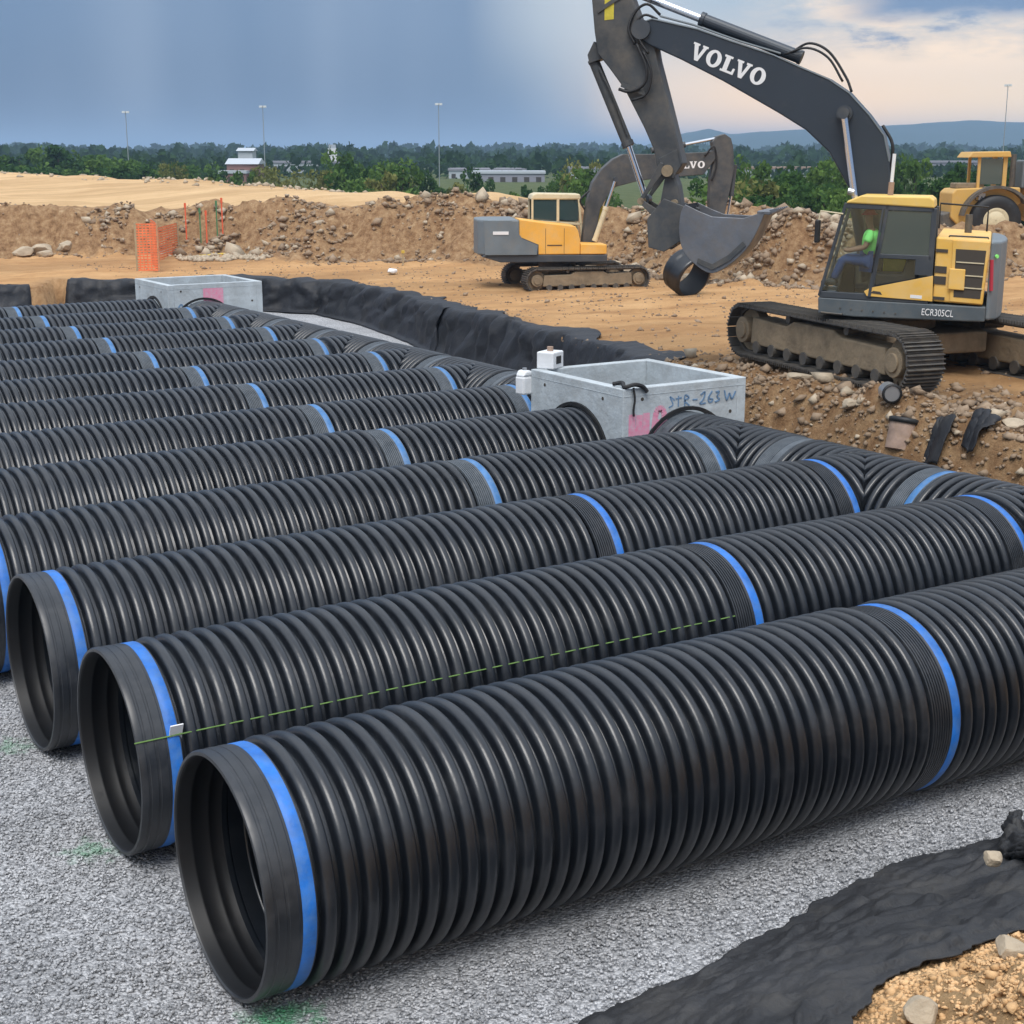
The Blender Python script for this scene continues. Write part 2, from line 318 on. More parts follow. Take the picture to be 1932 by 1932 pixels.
def ground_material():
    """earth: colour zones are real soils (attribute 'zone': r spoil, g pale fill, b far turf)"""
    m = bpy.data.materials.new('earth'); m.use_nodes = True; t = m.node_tree; b = t.nodes['Principled BSDF']; b.inputs['Roughness'].default_value = .95; b.inputs['Specular IOR Level'].default_value = .15
    g = t.nodes.new('ShaderNodeNewGeometry'); at = t.nodes.new('ShaderNodeAttribute'); at.attribute_name = 'zone'
    sp = t.nodes.new('ShaderNodeSeparateColor'); t.links.new(at.outputs['Color'], sp.inputs[0])
    def noise(sc, det, ro=.6, map_=None):
        n = t.nodes.new('ShaderNodeTexNoise'); n.inputs['Scale'].default_value = sc; n.inputs['Detail'].default_value = det; n.inputs['Roughness'].default_value = ro
        src = g.outputs['Position']
        if map_:
            mp = t.nodes.new('ShaderNodeMapping'); mp.inputs['Scale'].default_value = map_; mp.inputs['Rotation'].default_value = (0, 0, .5); t.links.new(src, mp.inputs[0]); src = mp.outputs[0]
        t.links.new(src, n.inputs['Vector']); return n.outputs[0]
    def ramp(f, stops):
        n = t.nodes.new('ShaderNodeValToRGB'); t.links.new(f, n.inputs[0])
        while len(n.color_ramp.elements) < len(stops): n.color_ramp.elements.new(.5)
        for e, (p, c) in zip(n.color_ramp.elements, stops): e.position = p; e.color = (*c, 1)
        return n.outputs[0]
    def mix(f, a, bb, mode='MIX'):
        n = t.nodes.new('ShaderNodeMix'); n.data_type = 'RGBA'; n.blend_type = mode
        for i, v in ((0, f), (6, a), (7, bb)):
            if hasattr(v, 'node'): t.links.new(v, n.inputs[i])
            else: n.inputs[i].default_value = v
        return n.outputs[2]
    n1 = noise(.55, 9, .68); n2 = noise(1.0, 8, .7, (.12, .9, 1)); n3 = noise(3.2, 8, .72)
    flat = ramp(n1, [(.30, (.44, .215, .088)), (.48, (.64, .34, .135)), (.66, (.78, .46, .21))])
    flat = mix(.45, flat, ramp(n2, [(.35, (.30, .175, .09)), (.62, (.68, .44, .23))]))
    pale = mix(.4, ramp(n2, [(.3, (.56, .35, .17)), (.65, (.80, .56, .31))]), ramp(n1, [(.35, (.58, .37, .18)), (.6, (.78, .54, .30))]))
    spoil = ramp(n3, [(.28, (.12, .062, .030)), (.44, (.29, .17, .088)), (.60, (.44, .285, .155)), (.74, (.56, .42, .27))])
    n4 = noise(.10, 6, .6, (.25, 1.6, 1)); pale = mix(ramp(n4, [(.45, (0, 0, 0)), (.62, (.55, .55, .55))]), pale, (.44, .27, .13, 1)); flat = mix(ramp(n4, [(.48, (0, 0, 0)), (.66, (.5, .5, .5))]), flat, (.33, .19, .09, 1))
    turf = ramp(n1, [(.3, (.05, .075, .025)), (.7, (.12, .135, .055))])
    c = mix(sp.outputs[1], flat, pale); c = mix(sp.outputs[0], c, spoil); c = mix(sp.outputs[2], c, turf)
    t.links.new(c, b.inputs['Base Color'])
    bn = t.nodes.new('ShaderNodeBump'); bn.inputs['Distance'].default_value = .16; t.links.new(noise(4, 12, .78), bn.inputs['Height']); t.links.new(bn.outputs[0], b.inputs['Normal'])
    return m
M['earth'] = ground_material()
def gravel_material():
    m = bpy.data.materials.new('crushed_stone'); m.use_nodes = True; t = m.node_tree; b = t.nodes['Principled BSDF']; b.inputs['Roughness'].default_value = .9
    g = t.nodes.new('ShaderNodeNewGeometry')
    v = t.nodes.new('ShaderNodeTexVoronoi'); v.inputs['Scale'].default_value = 44; t.links.new(g.outputs['Position'], v.inputs['Vector'])
    r = t.nodes.new('ShaderNodeValToRGB'); r.color_ramp.elements[0].color = (.185, .19, .20, 1); r.color_ramp.elements[1].color = (.55, .555, .57, 1)
    hs = t.nodes.new('ShaderNodeSeparateColor'); t.links.new(v.outputs['Color'], hs.inputs[0]); t.links.new(hs.outputs[0], r.inputs[0])
    n = t.nodes.new('ShaderNodeTexNoise'); n.inputs['Scale'].default_value = .8; n.inputs['Detail'].default_value = 5; t.links.new(g.outputs['Position'], n.inputs['Vector'])
    mr = t.nodes.new('ShaderNodeMapRange'); t.links.new(n.outputs[0], mr.inputs[0]); mr.inputs[1].default_value = .3; mr.inputs[2].default_value = .7; mr.inputs[3].default_value = .82; mr.inputs[4].default_value = 1.12
    sc = t.nodes.new('ShaderNodeVectorMath'); sc.operation = 'SCALE'; t.links.new(r.outputs[0], sc.inputs[0]); t.links.new(mr.outputs[0], sc.inputs['Scale'])
    cur = sc.outputs[0]
    # green survey spray on the stone by three pipe mouths
    for (px, py, pr) in ((3.30, 8.02, .34), (2.95, 11.0, .30), (2.93, 13.5, .30)):
        d = t.nodes.new('ShaderNodeVectorMath'); d.operation = 'DISTANCE'; t.links.new(g.outputs['Position'], d.inputs[0]); d.inputs[1].default_value = (px, py, .02)
        n5 = t.nodes.new('ShaderNodeTexNoise'); n5.inputs['Scale'].default_value = 9; n5.inputs['Detail'].default_value = 5; t.links.new(g.outputs['Position'], n5.inputs['Vector'])
        ad = t.nodes.new('ShaderNodeMath'); ad.operation = 'MULTIPLY_ADD'; t.links.new(n5.outputs[0], ad.inputs[0]); ad.inputs[1].default_value = .75; t.links.new(d.outputs['Value'], ad.inputs[2])
        m2 = t.nodes.new('ShaderNodeMapRange'); t.links.new(ad.outputs[0], m2.inputs[0]); m2.inputs[1].default_value = pr + .32; m2.inputs[2].default_value = pr + .06; m2.inputs[4].default_value = .75 if px > 3.1 else .4
        mx = t.nodes.new('ShaderNodeMix'); mx.data_type = 'RGBA'; t.links.new(m2.outputs[0], mx.inputs[0]); t.links.new(cur, mx.inputs[6]); mx.inputs[7].default_value = (.05, .36, .14, 1); cur = mx.outputs[2]
    t.links.new(cur, b.inputs['Base Color'])
    bn = t.nodes.new('ShaderNodeBump'); bn.inputs['Distance'].default_value = .02; bn.invert = True; t.links.new(v.outputs['Distance'], bn.inputs['Height']); t.links.new(bn.outputs[0], b.inputs['Normal'])
    return m
M['gravel'] = gravel_material()

# ------------------------------------------------------------------ terrain
PIT = np.array([(-15, -8), (16.2, -8), (16.4, 8), (16.2, 14), (16.4, 19), (17.3, 23.2), (18.2, 27), (19.6, 32.8), (21, 38), (21.9, 43.3), (22, 46.9),
                (20.5, 49.2), (16.5, 51.1), (14.4, 53), (13.3, 50.6), (11.9, 50.9), (-15, 52)], float)
FOOT = np.array([(-90, 112), (15.5, 65.8), (20.7, 63.7), (24.4, 60.2), (26.8, 56.5), (30.8, 52.2), (33.4, 48.5), (33.9, 42), (32.4, 37.2), (34, 34.6), (42.4, 33.4), (80, 12)], float)
EDGE = np.array([(-120, 230), (38.5, 160), (39.2, 114.5), (39.3, 92.5), (40.5, 80), (41, 61), (45, 50), (60, 40), (120, 0)], float)
def seg_dist(px, py, A, closed=False):
    best = np.full(px.shape, 1e9); sgn = np.ones(px.shape); n = len(A)
    for i in range(n if closed else n - 1):
        ax, ay = A[i]; bx, by = A[(i + 1) % n]; dx, dy = bx - ax, by - ay
        t = np.clip(((px - ax) * dx + (py - ay) * dy) / (dx * dx + dy * dy), 0, 1)
        d = np.hypot(px - ax - t * dx, py - ay - t * dy); cr = dx * (py - ay) - dy * (px - ax)
        m = d < best - 1e-9; best = np.where(m, d, best); sgn = np.where(m, np.sign(cr), sgn)
    return best, sgn
def inside(px, py, A):
    r = np.zeros(px.shape, bool); n = len(A)
    for i in range(n):
        ax, ay = A[i]; bx, by = A[(i + 1) % n]
        if ay == by: continue
        c = ((ay > py) != (by > py)) & (px < (bx - ax) * (py - ay) / (by - ay) + ax); r ^= c
    return r
FX = [-20, 0, 1, 3, 4.86, 6, 7.13, 8.45, 9.4, 12, 16, 40]; FY = [5.2, 5.4, 5.6, 6.15, 6.68, 6.88, 7.02, 7.16, 7.16, 7.0, 7.0, 6.8]
def bank_h(x, y):
    t = np.interp(x, FX, FY) - y
    z = np.where(t < 1.9, .36 * t, .684 + (t - 1.9) * .74)
    return np.where(t < 0, -.4 + 0 * t, np.minimum(z, 3.75)), t
def zup(x, y): return np.interp(y, [10, 18, 24, 30, 38, 46], [1.95, 1.88, 1.55, 1.4, 1.15, 1.05])
def terrain(x, y):
    up = zup(x, y)
    d, s = seg_dist(x, y, FOOT); d = d * s                               # >0 beyond the foot of the spoil bank
    d2 = d + fbm(x * .35, y * .35, 4) * 3.4
    crest = fbm(x * .16, y * .16 + 4, 3) * .8 + np.interp(x, [14, 24, 30, 33, 38, 45], [2.75, 2.95, 3.1, 3.3, 3.2, 2.55])
    bf = smooth(d2 / 2.6)
    rough = np.exp(-((d2 - 1.6) / 2.4) ** 2)
    up = up + (crest - up) * bf + rough * (fbm(x * .9, y * .9, 6, .66) * 1.5)
    back = smooth((d2 - 3.6) / 4) * smooth((x - 39) / 4); up = up * (1 - back) + 1.7 * back
    e, es = seg_dist(x, y, EDGE); e = e * es
    up = np.where(e > 0, np.maximum(-3, up - e * .35), up)
    rim = np.exp(-((e + 2.5) / 2.0) ** 2) * (x < 40) * np.clip(fbm(x * .3, y * .3, 3) + .10, 0, 1) * .4
    up = up + rim
    flat = (1 - bf) * (e < 0)
    up = up + flat * (fbm(x * .25, y * .25, 4) * .22 + fbm(x * 1.6, y * 1.6, 4, .6) * .13)
    di, _ = seg_dist(x, y, PIT, True); ins = inside(x, y, PIT)
    di = np.where(ins, di, -di)
    near = smooth((22.5 - y) / 3)                                         # loose backfill beside the nearer header
    rub = near * (np.exp(-((di + .1) / 1.6) ** 2) * (fbm(x * 1.4, y * 1.4, 5, .62) * .75 - .1))
    w = .35 + 1.0 * near
    hp = up + rub - (up + rub + .4) * smooth((di + .12) / w)
    b, t = bank_h(x, y)
    b = b + np.where(t > 0, fbm(x * 1.1, y * 1.1, 5, .6) * .22 * np.clip(t / 1.0, 0, 1) + np.clip(t - 1.5, 0, .4) * fbm(x * 5, y * 5, 5, .7) * .85, 0)
    h = np.maximum(hp, b)
    spoil = np.clip(smooth((d2 + .5) / .8) * (1 - smooth((d2 - 3.4) / 1.6)) , 0, 1)
    spoil = np.maximum(spoil, np.clip(near * smooth((di + 2.6 + fbm(x, y, 3) * 2) / 1.2), 0, 1) * .9)
    spoil = np.maximum(spoil, .55 * smooth((di + 1.0) / .8) * (y > 8))
    pale = np.clip(smooth((d2 - 3.2) / 3), 0, 1) * (e < 1)
    turf = smooth(e / 3)
    spoil = np.where(b > hp, .05, spoil); pale = np.where(b > hp, .85, pale)
    return h, spoil, pale, turf
def graded(pts):
    out = [pts[0][0]]
    for (a, b, st) in pts:
        n = max(1, int(round((b - a) / st))); out += list(np.linspace(a, b, n + 1)[1:])
    return np.array(out)
gx = graded([(-9000, -2000, 1400), (-2000, -300, 170), (-300, -40, 13), (-40, -4, 2), (-4, 2, .5), (2, 12, .085), (12, 15, .3), (15, 20, .09), (20, 50, .25), (50, 80, 1.5), (80, 300, 10), (300, 2000, 120), (2000, 9000, 1200)])
gy = graded([(-6000, -300, 800), (-300, -20, 20), (-20, 2, 1.5), (2, 4.2, .2), (4.2, 8, .075), (8, 11, .2), (11, 24, .1), (24, 64, .25), (64, 80, .6), (80, 170, 2.2), (170, 400, 12), (400, 2000, 120), (2000, 12000, 1300)])
X, Y = np.meshgrid(gx, gy); Hh, sp_, pa_, tu_ = terrain(X, Y)
nx, ny = len(gx), len(gy); idx = np.arange(nx * ny).reshape(ny, nx)
F = np.stack([idx[:-1, :-1], idx[:-1, 1:], idx[1:, 1:], idx[1:, :-1]], -1).reshape(-1, 4)
me = npmesh('ground', np.stack([X, Y, Hh], -1).reshape(-1, 3), F)
ca = me.color_attributes.new('zone', 'FLOAT_COLOR', 'POINT')
ca.data.foreach_set('color', np.stack([sp_, pa_, tu_, np.ones_like(sp_)], -1).astype(np.float32).ravel())
tag(link('ground', me, M['earth'], smooth=True), kind='structure')
def ground_z(x, y):
    return float(terrain(np.array([float(x)]), np.array([float(y)]))[0][0])
# gravel bed of the pit
gx = graded([(-14.5, 0, .6), (0, 16.5, .16), (16.5, 22.5, .5)]); gy = graded([(4.5, 16, .16), (16, 53, .6)])
X, Y = np.meshgrid(gx, gy); Z = fbm(X * .8, Y * .8, 4) * .07 - .012 - .03 * np.clip(fbm(X * .3, Y * .3, 2) + .1, 0, 1)
nx, ny = len(gx), len(gy); idx = np.arange(nx * ny).reshape(ny, nx)
F = np.stack([idx[:-1, :-1], idx[:-1, 1:], idx[1:, 1:], idx[1:, :-1]], -1).reshape(-1, 4)
tag(link('gravel_bed', npmesh('gravel_bed', np.stack([X, Y, Z], -1).reshape(-1, 3), F), M['gravel'], smooth=True), kind='structure')

# stones: many small angular stones as one mesh
def stones(name, px, py, pz, size, mat, flat=.75, kind='stuff', label=None, group=None, cat=None, jit=.28):
    n = len(px)
    O = np.array([(1, 0, 0), (-1, 0, 0), (0, 1, 0), (0, -1, 0), (0, 0, 1), (0, 0, -1)], float)
    T = np.array([(0, 2, 4), (2, 1, 4), (1, 3, 4), (3, 0, 4), (2, 0, 5), (1, 2, 5), (3, 1, 5), (0, 3, 5)])
    V = O[None] * (1 + RNG.uniform(-jit, jit, (n, 6, 1))) + RNG.uniform(-.22, .22, (n, 6, 3))
    V *= RNG.uniform(.6, 1.15, (n, 1, 3))
    a = RNG.uniform(0, 2 * np.pi, n); t = RNG.uniform(-.9, .9, n); ca_, sa = np.cos(a), np.sin(a); ct, st = np.cos(t), np.sin(t)
    x, y, z = V[..., 0].copy(), V[..., 1].copy(), V[..., 2].copy()
    y, z = y * ct[:, None] - z * st[:, None], y * st[:, None] + z * ct[:, None]
    x, y = x * ca_[:, None] - y * sa[:, None], x * sa[:, None] + y * ca_[:, None]
    V = np.stack([x, y, z * flat], -1) * size[:, None, None] + np.stack([px, py, pz], -1)[:, None]
    F = T[None] + (np.arange(n) * 6)[:, None, None]
    o = link(name, npmesh(name, V.reshape(-1, 3), F.reshape(-1, 3), 3), mat)
    return tag(o, label, cat, group, kind)
n = 125000
px = RNG.uniform(-.4, 12.5, n); py = RNG.uniform(5.6, 15.5, n)
ok = (py < 8.3) | (px < 3.3); ok &= (py > np.interp(px, FX, FY) - .15) & ((px > 0) | (py > 7))
ok &= ~((px > 4) & (py > 7.9) & (py < 9.2)); px, py = px[ok], py[ok]
pz = fbm(px * .8, py * .8, 4) * .07 + .0
def stone_mat():
    m = M['gravel'].copy(); m.name = 'loose_stone'; t = m.node_tree
    v = [q for q in t.nodes if q.type == 'TEX_VORONOI'][0]; v.inputs['Scale'].default_value = 32
    t.nodes['Principled BSDF'].inputs['Normal'].links and t.links.remove(t.nodes['Principled BSDF'].inputs['Normal'].links[0]); return m
stones('loose_gravel', px, py, pz, RNG.uniform(.007, .020, len(px)), stone_mat(), label='layer of loose grey crushed stones covering the near pit floor', cat='gravel')

# ------------------------------------------------------------------ corrugated pipes
R0, PITCH_C = .845, .147
def lathe(prof, n=72, closed=False):
    """profile of (x, r) round the X axis"""
    pr = np.array(prof, float); m = len(pr); a = np.linspace(0, 2 * np.pi, n, endpoint=False)
    V = np.stack([np.repeat(pr[:, 0], n), (pr[:, 1][:, None] * np.cos(a)).ravel(), (pr[:, 1][:, None] * np.sin(a)).ravel()], -1)
    i = np.arange(m - 1)[:, None] * n; k = np.arange(n)[None]; k2 = (k + 1) % n
    F = np.stack([i + k, i + k2, i + n + k2, i + n + k], -1).reshape(-1, 4)
    return V, F
def corr(x0, n, flip=False):
    out = []
    for j in range(n):
        for t_, r_ in ((.0, 0), (.12, 0), (.15, .30), (.18, .58), (.24, .82), (.33, .95), (.5, 1), (.67, .95), (.76, .82), (.82, .58), (.85, .30), (.88, 0)):
            out.append((x0 + (j + t_) * PITCH_C, .758 + (R0 - .758) * r_))
    return out
BELL = .36
bell_prof = [(.34, .765), (.30, .782), (.10, .784), (.02, .790), (0, .800), (.003, .822), (.02, .830), (.055, .830), (.06, .824), (.075, .824), (.08, .829),
             (.13, .829), (.135, .823), (.15, .823), (.155, .828), (.215, .828), (.222, .823), (.34, .823), (.352, .80), (.358, .784)]
_pc = {}
def pipe_mesh(n):
    if n not in _pc:
        V, F = lathe(corr(BELL, n) + [(BELL + n * PITCH_C + .0, .78), (BELL + n * PITCH_C, .76), (.33, .76)])
        a = npmesh('pipe_barrel', V, F); a.materials.append(M['hdpe'])
        _pc[n] = a
    return _pc[n]
jprof = [(.34, .765), (.30, .782), (.02, .790), (0, .800), (.003, .818)]
for q in range(8): jprof += [(.006 + q * .028, .812), (.010 + q * .028, .826), (.024 + q * .028, .826), (.028 + q * .028, .812)]
jprof += [(.236, .823), (.34, .823), (.352, .80), (.358, .784)]
V, F = lathe(jprof); belljm = npmesh('bell', V, F); belljm.materials.append(M['hdpe_bell'])
V, F = lathe(bell_prof); bellm = npmesh('bell', V, F); bellm.materials.append(M['hdpe_bell'])
V, F = lathe([(.238, .8235), (.240, .8262), (.328, .8262), (.332, .8235)]); bandm = npmesh('blue_stripe', V, F); bandm.materials.append(M['blue'])
V, F = lathe([(.335, .764), (.30, .779), (.25, .781), (.24, .775), (.23, .781), (.12, .782), (.11, .776), (.10, .782), (.03, .785), (.012, .793)]); sockm = npmesh('socket', V, F); sockm.materials.append(M['hdpe_inner'])
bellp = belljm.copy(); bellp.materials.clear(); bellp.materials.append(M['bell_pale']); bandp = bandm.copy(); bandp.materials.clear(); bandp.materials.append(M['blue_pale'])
for q in (bellm, bandm, bellp, bandp, belljm): q.polygons.foreach_set('use_smooth', [True] * len(q.polygons))
def sharp(o):
    m = o.modifiers.new('edge', 'EDGE_SPLIT'); m.split_angle = math.radians(35)
PB = [8.48, 10.9, 13.35, 15.74, 18.18, 20.62, 23.1, 25.59, 28.09, 30.6, 33.09, 35.58, 38.06]
R1 = [9.20, 9.23, 9.40, 9.33, 9.39, 9.43, 9.43, 9.37, 9.32, 9.28, 9.31, 9.30, 9.30]
XH = 13.8
ORD = ['first', 'second', 'third', 'fourth', 'fifth', 'sixth', 'seventh', 'eighth', 'ninth', 'tenth', 'eleventh', 'twelfth', 'thirteenth']
def pipe_piece(x0, y, n, label, group, pale=False):
    e = empty('drainage_pipe', (x0, y, R0 - .008), 0, label=label, cat='drainage pipe', group=group)
    e.rotation_euler = (random.uniform(0, 6.28), random.uniform(-.0012, .0012), random.uniform(-.0015, .0015)); e.location.z -= random.uniform(0, .012)
    link('pipe_barrel', pipe_mesh(n), parent=e, smooth=True)
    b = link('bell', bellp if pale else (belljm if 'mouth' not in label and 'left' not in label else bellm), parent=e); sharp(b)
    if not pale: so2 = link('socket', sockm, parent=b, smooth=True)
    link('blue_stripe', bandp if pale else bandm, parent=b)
    return e
Bends = []
for i, y in enumerate(PB):
    b1 = R1[i] - .335
    nA = 37 if i < 2 else 38
    xA = b1 - BELL - nA * PITCH_C
    w = ORD[i]
    la = {0: 'nearest long corrugated black pipe, its whole round open mouth in front', 1: 'open-mouthed corrugated pipe with a green string along its side, second from the front',
          2: 'open-mouthed corrugated pipe at the left edge, third row from the front',
          12: 'farthest row of corrugated black pipe, its left length under the fabric wall'}.get(i, 'left length of the %s row of black corrugated pipe from the front' % w)
    pipe_piece(xA, y, nA, la, 'long corrugated pipes with open mouths in the pit')
    nB = {0: 25, 1: 24, 4: 23, 12: 24}.get(i, 22)
    lb = {0: 'corrugated pipe continuing the nearest pipe out past the right edge', 4: 'corrugated pipe running into the left face of the nearer concrete box',
          12: 'corrugated pipe running into the left face of the farther concrete box'}.get(i, 'middle length of the %s row of black corrugated pipe, between two blue joints' % w)
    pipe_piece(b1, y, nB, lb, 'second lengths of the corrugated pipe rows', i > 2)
    Bends.append(b1 + BELL + nB * PITCH_C)
# header: a tee where each row meets it
nrun = 7
runp = [(k * PITCH_C / 8 + PITCH_C / 16 - nrun * PITCH_C, 0) for k in range(0)]
run_c = corr(-7 * PITCH_C + .0, 14)                       # symmetric about the middle
end_l = -7 * PITCH_C; end_r = 7 * PITCH_C
V, F = lathe([(end_l - .10, .80), (end_l, .782)] + run_c + [(end_r, .782), (end_r + .05, .76)])
m_ = (V[:, 1] > 0) & (np.abs(V[:, 0]) < V[:, 1]); V[m_, 0] = np.where(V[m_, 0] < 0, -1, 1) * V[m_, 1]       # cut back to the mitre
runm = npmesh('run', V, F); runm.materials.append(M['hdpe']); runm.polygons.foreach_set('use_smooth', [True] * len(runm.polygons))
for i, y in enumerate(PB):
    if i in (4, 12): continue
    x0 = Bends[i]
    lab = {0: 'last corrugated tee on the nearer header, out past the right edge', 1: 'corrugated tee where the second pipe row meets the header at the right edge',
           2: 'corrugated tee joining the third pipe row to the header, chevron ribs', 3: 'corrugated tee beside the nearer concrete box, joining the fourth row',
           5: 'corrugated tee behind the nearer concrete box, white box standing near it', 11: 'farthest corrugated tee, next to the farther concrete box'}.get(
        i, 'corrugated tee joining the %s pipe row to the far header' % ORD[i])
    e = empty('tee_fitting', (XH, y, R0 - .008), label=lab, cat='pipe tee', group='tees along the header pipe')
    o = link('run', runm, parent=e); o.rotation_euler = (0, 0, math.pi / 2)
    # branch ribs counted back from the mitre
    Lb = XH - x0 - BELL; k = int(Lb / PITCH_C); rest = Lb - k * PITCH_C
    prof = [(x0 - XH + BELL, .782), (-k * PITCH_C, .782)] + corr(-k * PITCH_C, k)
    V, F = lathe(prof); V[:, 0] = np.minimum(V[:, 0], -np.abs(V[:, 1]) + .0015); bm_ = npmesh('branch', V, F); bm_.materials.append(M['hdpe'])
    link('branch', bm_, parent=e, smooth=True)
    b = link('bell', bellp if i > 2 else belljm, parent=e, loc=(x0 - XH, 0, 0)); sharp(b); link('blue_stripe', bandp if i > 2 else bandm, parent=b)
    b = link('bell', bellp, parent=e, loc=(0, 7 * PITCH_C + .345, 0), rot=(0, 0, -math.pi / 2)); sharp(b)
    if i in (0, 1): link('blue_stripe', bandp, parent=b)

# ------------------------------------------------------------------ precast concrete boxes
def plate_hole(mb, u0, u1, v0, v1, cu, cv, r, t0, t1, axis):
    """wall plate with a round hole; axis 'x' (u=y) or 'y' (u=x)"""
    n = 48; ang = sorted(set([2 * math.pi * i / n for i in range(n)] + [math.atan2(v - cv, u_ - cu) % (2 * math.pi) for u_ in (u0, u1) for v in (v0, v1)]))
    def rim(a):
        c, s_ = math.cos(a), math.sin(a); k = min([(u1 - cu) / c if c > 1e-9 else 1e9, (u0 - cu) / c if c < -1e-9 else 1e9, (v1 - cv) / s_ if s_ > 1e-9 else 1e9, (v0 - cv) / s_ if s_ < -1e-9 else 1e9])
        return cu + c * k, cv + s_ * k
    pt = (lambda u_, v, t: (t, u_, v)) if axis == 'x' else (lambda u_, v, t: (u_, t, v))
    m = len(ang); vs = []
    for t in (t0, t1):
        for a in ang: vs.append(pt(cu + r * math.cos(a), cv + r * math.sin(a), t))
        for a in ang: vs.append(pt(*rim(a), t))
    fs = []
    for i in range(m):
        j = (i + 1) % m
        fs += [(i, j, m + j, m + i), (2 * m + i, 3 * m + i, 3 * m + j, 2 * m + j), (i, 2 * m + i, 2 * m + j, j), (m + i, m + j, 3 * m + j, 3 * m + i)]
    mb.add(vs, fs); return mb
def fixn(o):
    import bmesh
    b = bmesh.new(); b.from_mesh(o.data); bmesh.ops.remove_doubles(b, verts=b.verts, dist=1e-5); bmesh.ops.recalc_face_normals(b, faces=b.faces); b.to_mesh(o.data); b.free(); return o
def cbox(x0, x1, y0, y1, top, hole_y, label):
    e = empty('concrete_box', (x0, y0, 0), label=label, cat='concrete box', group='precast concrete boxes in the pit')
    w = .17
    def wall(mb): o = fixn(mb.xform(Matrix.Translation((-x0, -y0, 0))).build('wall', M['concrete'], e, bevel=.012)); return o
    wall(plate_hole(MB(), y0, y1, -.15, top, hole_y, R0, .90, x0, x0 + w, 'x'))
    wall(plate_hole(MB(), x0 + w, x1 - w, -.15, top, XH, R0, .90, y0, y0 + w, 'y'))
    wall(MB().box(x1 - w, x1, y0, y1, -.15, top))
    wall(plate_hole(MB(), x0 + w, x1 - w, -.15, top, XH, R0, .90, y1 - w, y1, 'y') if top > 2.05 and y0 < 30 else MB().box(x0 + w, x1 - w, y1 - w, y1, -.15, top))
    V, F = lathe([(0, .905), (-.03, .905), (-.03, .85), (.06, .85)], 48)
    g = link('gasket', npmesh('gasket', V, F), M['black'], e, smooth=True, loc=(-.0, hole_y - y0, R0)); sharp(g)
    g = link('gasket', g.data, None, e, loc=(XH - x0, 0, R0), rot=(0, 0, math.pi / 2)); sharp(g)
    MB().box(w, x1 - x0 - w, w, y1 - y0 - w, .0, .05).build('floor_slab', M['concrete'], e)
    for a, b in ((.35, 1.93), (x1 - x0 - .3, 1.60)): MB().cyl((a, -.003, b), (a, .004, b), .028, n=12).build('lifting_socket', M['grille'], e)
    for a, b in ((.5, 1.9), (y1 - y0 - .4, 1.9)): MB().cyl((-.003, a, b), (.004, a, b), .028, n=12).build('lifting_socket', M['grille'], e)
    MB().box(.02, x1 - x0 - .02, -.004, .002, 1.985, 1.992).build('form_line', M['concrete'], e); MB().box(-.004, .002, .02, y1 - y0 - .02, 1.985, 1.992).build('form_line', M['concrete'], e)
    return e
b1o = cbox(12.62, 14.95, 17.0, 19.45, 2.1, 18.18, 'nearer open concrete box with pink paint marks and blue handwriting')
b2o = cbox(12.85, 15.45, 36.95, 39.55, 2.1, 38.06, 'farther open concrete box with a solid pink painted patch')
def strokes(parent, mat, name, lines, plane, w=.02):
    mb = MB(); k_ = 0
    for ln in lines:
        k_ += 1; pts = curve_pts([(a, b, 0) for a, b in ln], 5) if len(ln) > 2 else [(a, b, 0) for a, b in ln]
        if name == 'handwriting': mb = MB()
        for p, q in zip(pts[:-1], pts[1:]):
            d = Vector(q) - Vector(p)
            if d.length < 1e-6: continue
            nn = Vector((-d.y, d.x, 0)).normalized() * w / 2; vs = [Vector(p) - nn, Vector(q) - nn, Vector(q) + nn, Vector(p) + nn]
            mb.add([plane(v.x, v.y, 0) for v in vs] + [plane(v.x, v.y, .002 + .0011 * k_) for v in vs], [(0, 1, 2, 3), (4, 5, 6, 7), (0, 1, 5, 4), (2, 3, 7, 6)])
        if name == 'handwriting': last = mb.build('pen_stroke', mat, parent)
    return last if name == 'handwriting' else mb.build(name, mat, parent)
pf = lambda a, b, t: (a, -t - .001, b)                      # on the face towards -Y, local
# pink H and A like marks
strokes(b1o, M['pinkpaint'], 'pink_mark', [[(.17, 1.18), (.17, 1.72)], [(.43, 1.18), (.43, 1.72)], [(.17, 1.45), (.43, 1.45)], [(.30, 1.2), (.30, 1.7)]], pf, .12)
strokes(b1o, M['pinkpaint'], 'pink_mark', [[(.56, 1.14), (.60, 1.66), (.68, 1.76), (.76, 1.66), (.80, 1.14)], [(.58, 1.36), (.78, 1.36)], [(.68, 1.2), (.68, 1.6)]], pf, .10)
hand = [[(.95, 1.86), (.86, 1.92), (.92, 1.80), (.84, 1.76)], [(1.02, 1.92), (1.02, 1.76)], [(.97, 1.88), (1.08, 1.89)], [(1.14, 1.76), (1.14, 1.92), (1.22, 1.88), (1.14, 1.84), (1.23, 1.76)],
        [(1.29, 1.84), (1.38, 1.84)], [(1.44, 1.90), (1.52, 1.94), (1.50, 1.84), (1.43, 1.77), (1.54, 1.77)], [(1.66, 1.94), (1.59, 1.84), (1.62, 1.77), (1.68, 1.81), (1.60, 1.84)],
        [(1.73, 1.92), (1.80, 1.92), (1.76, 1.85), (1.81, 1.80), (1.72, 1.77)], [(1.90, 1.93), (1.95, 1.78), (2.0, 1.88), (2.05, 1.79), (2.12, 1.90)]]
strokes(b1o, M['bluepaint'], 'handwriting', hand, pf, .022)
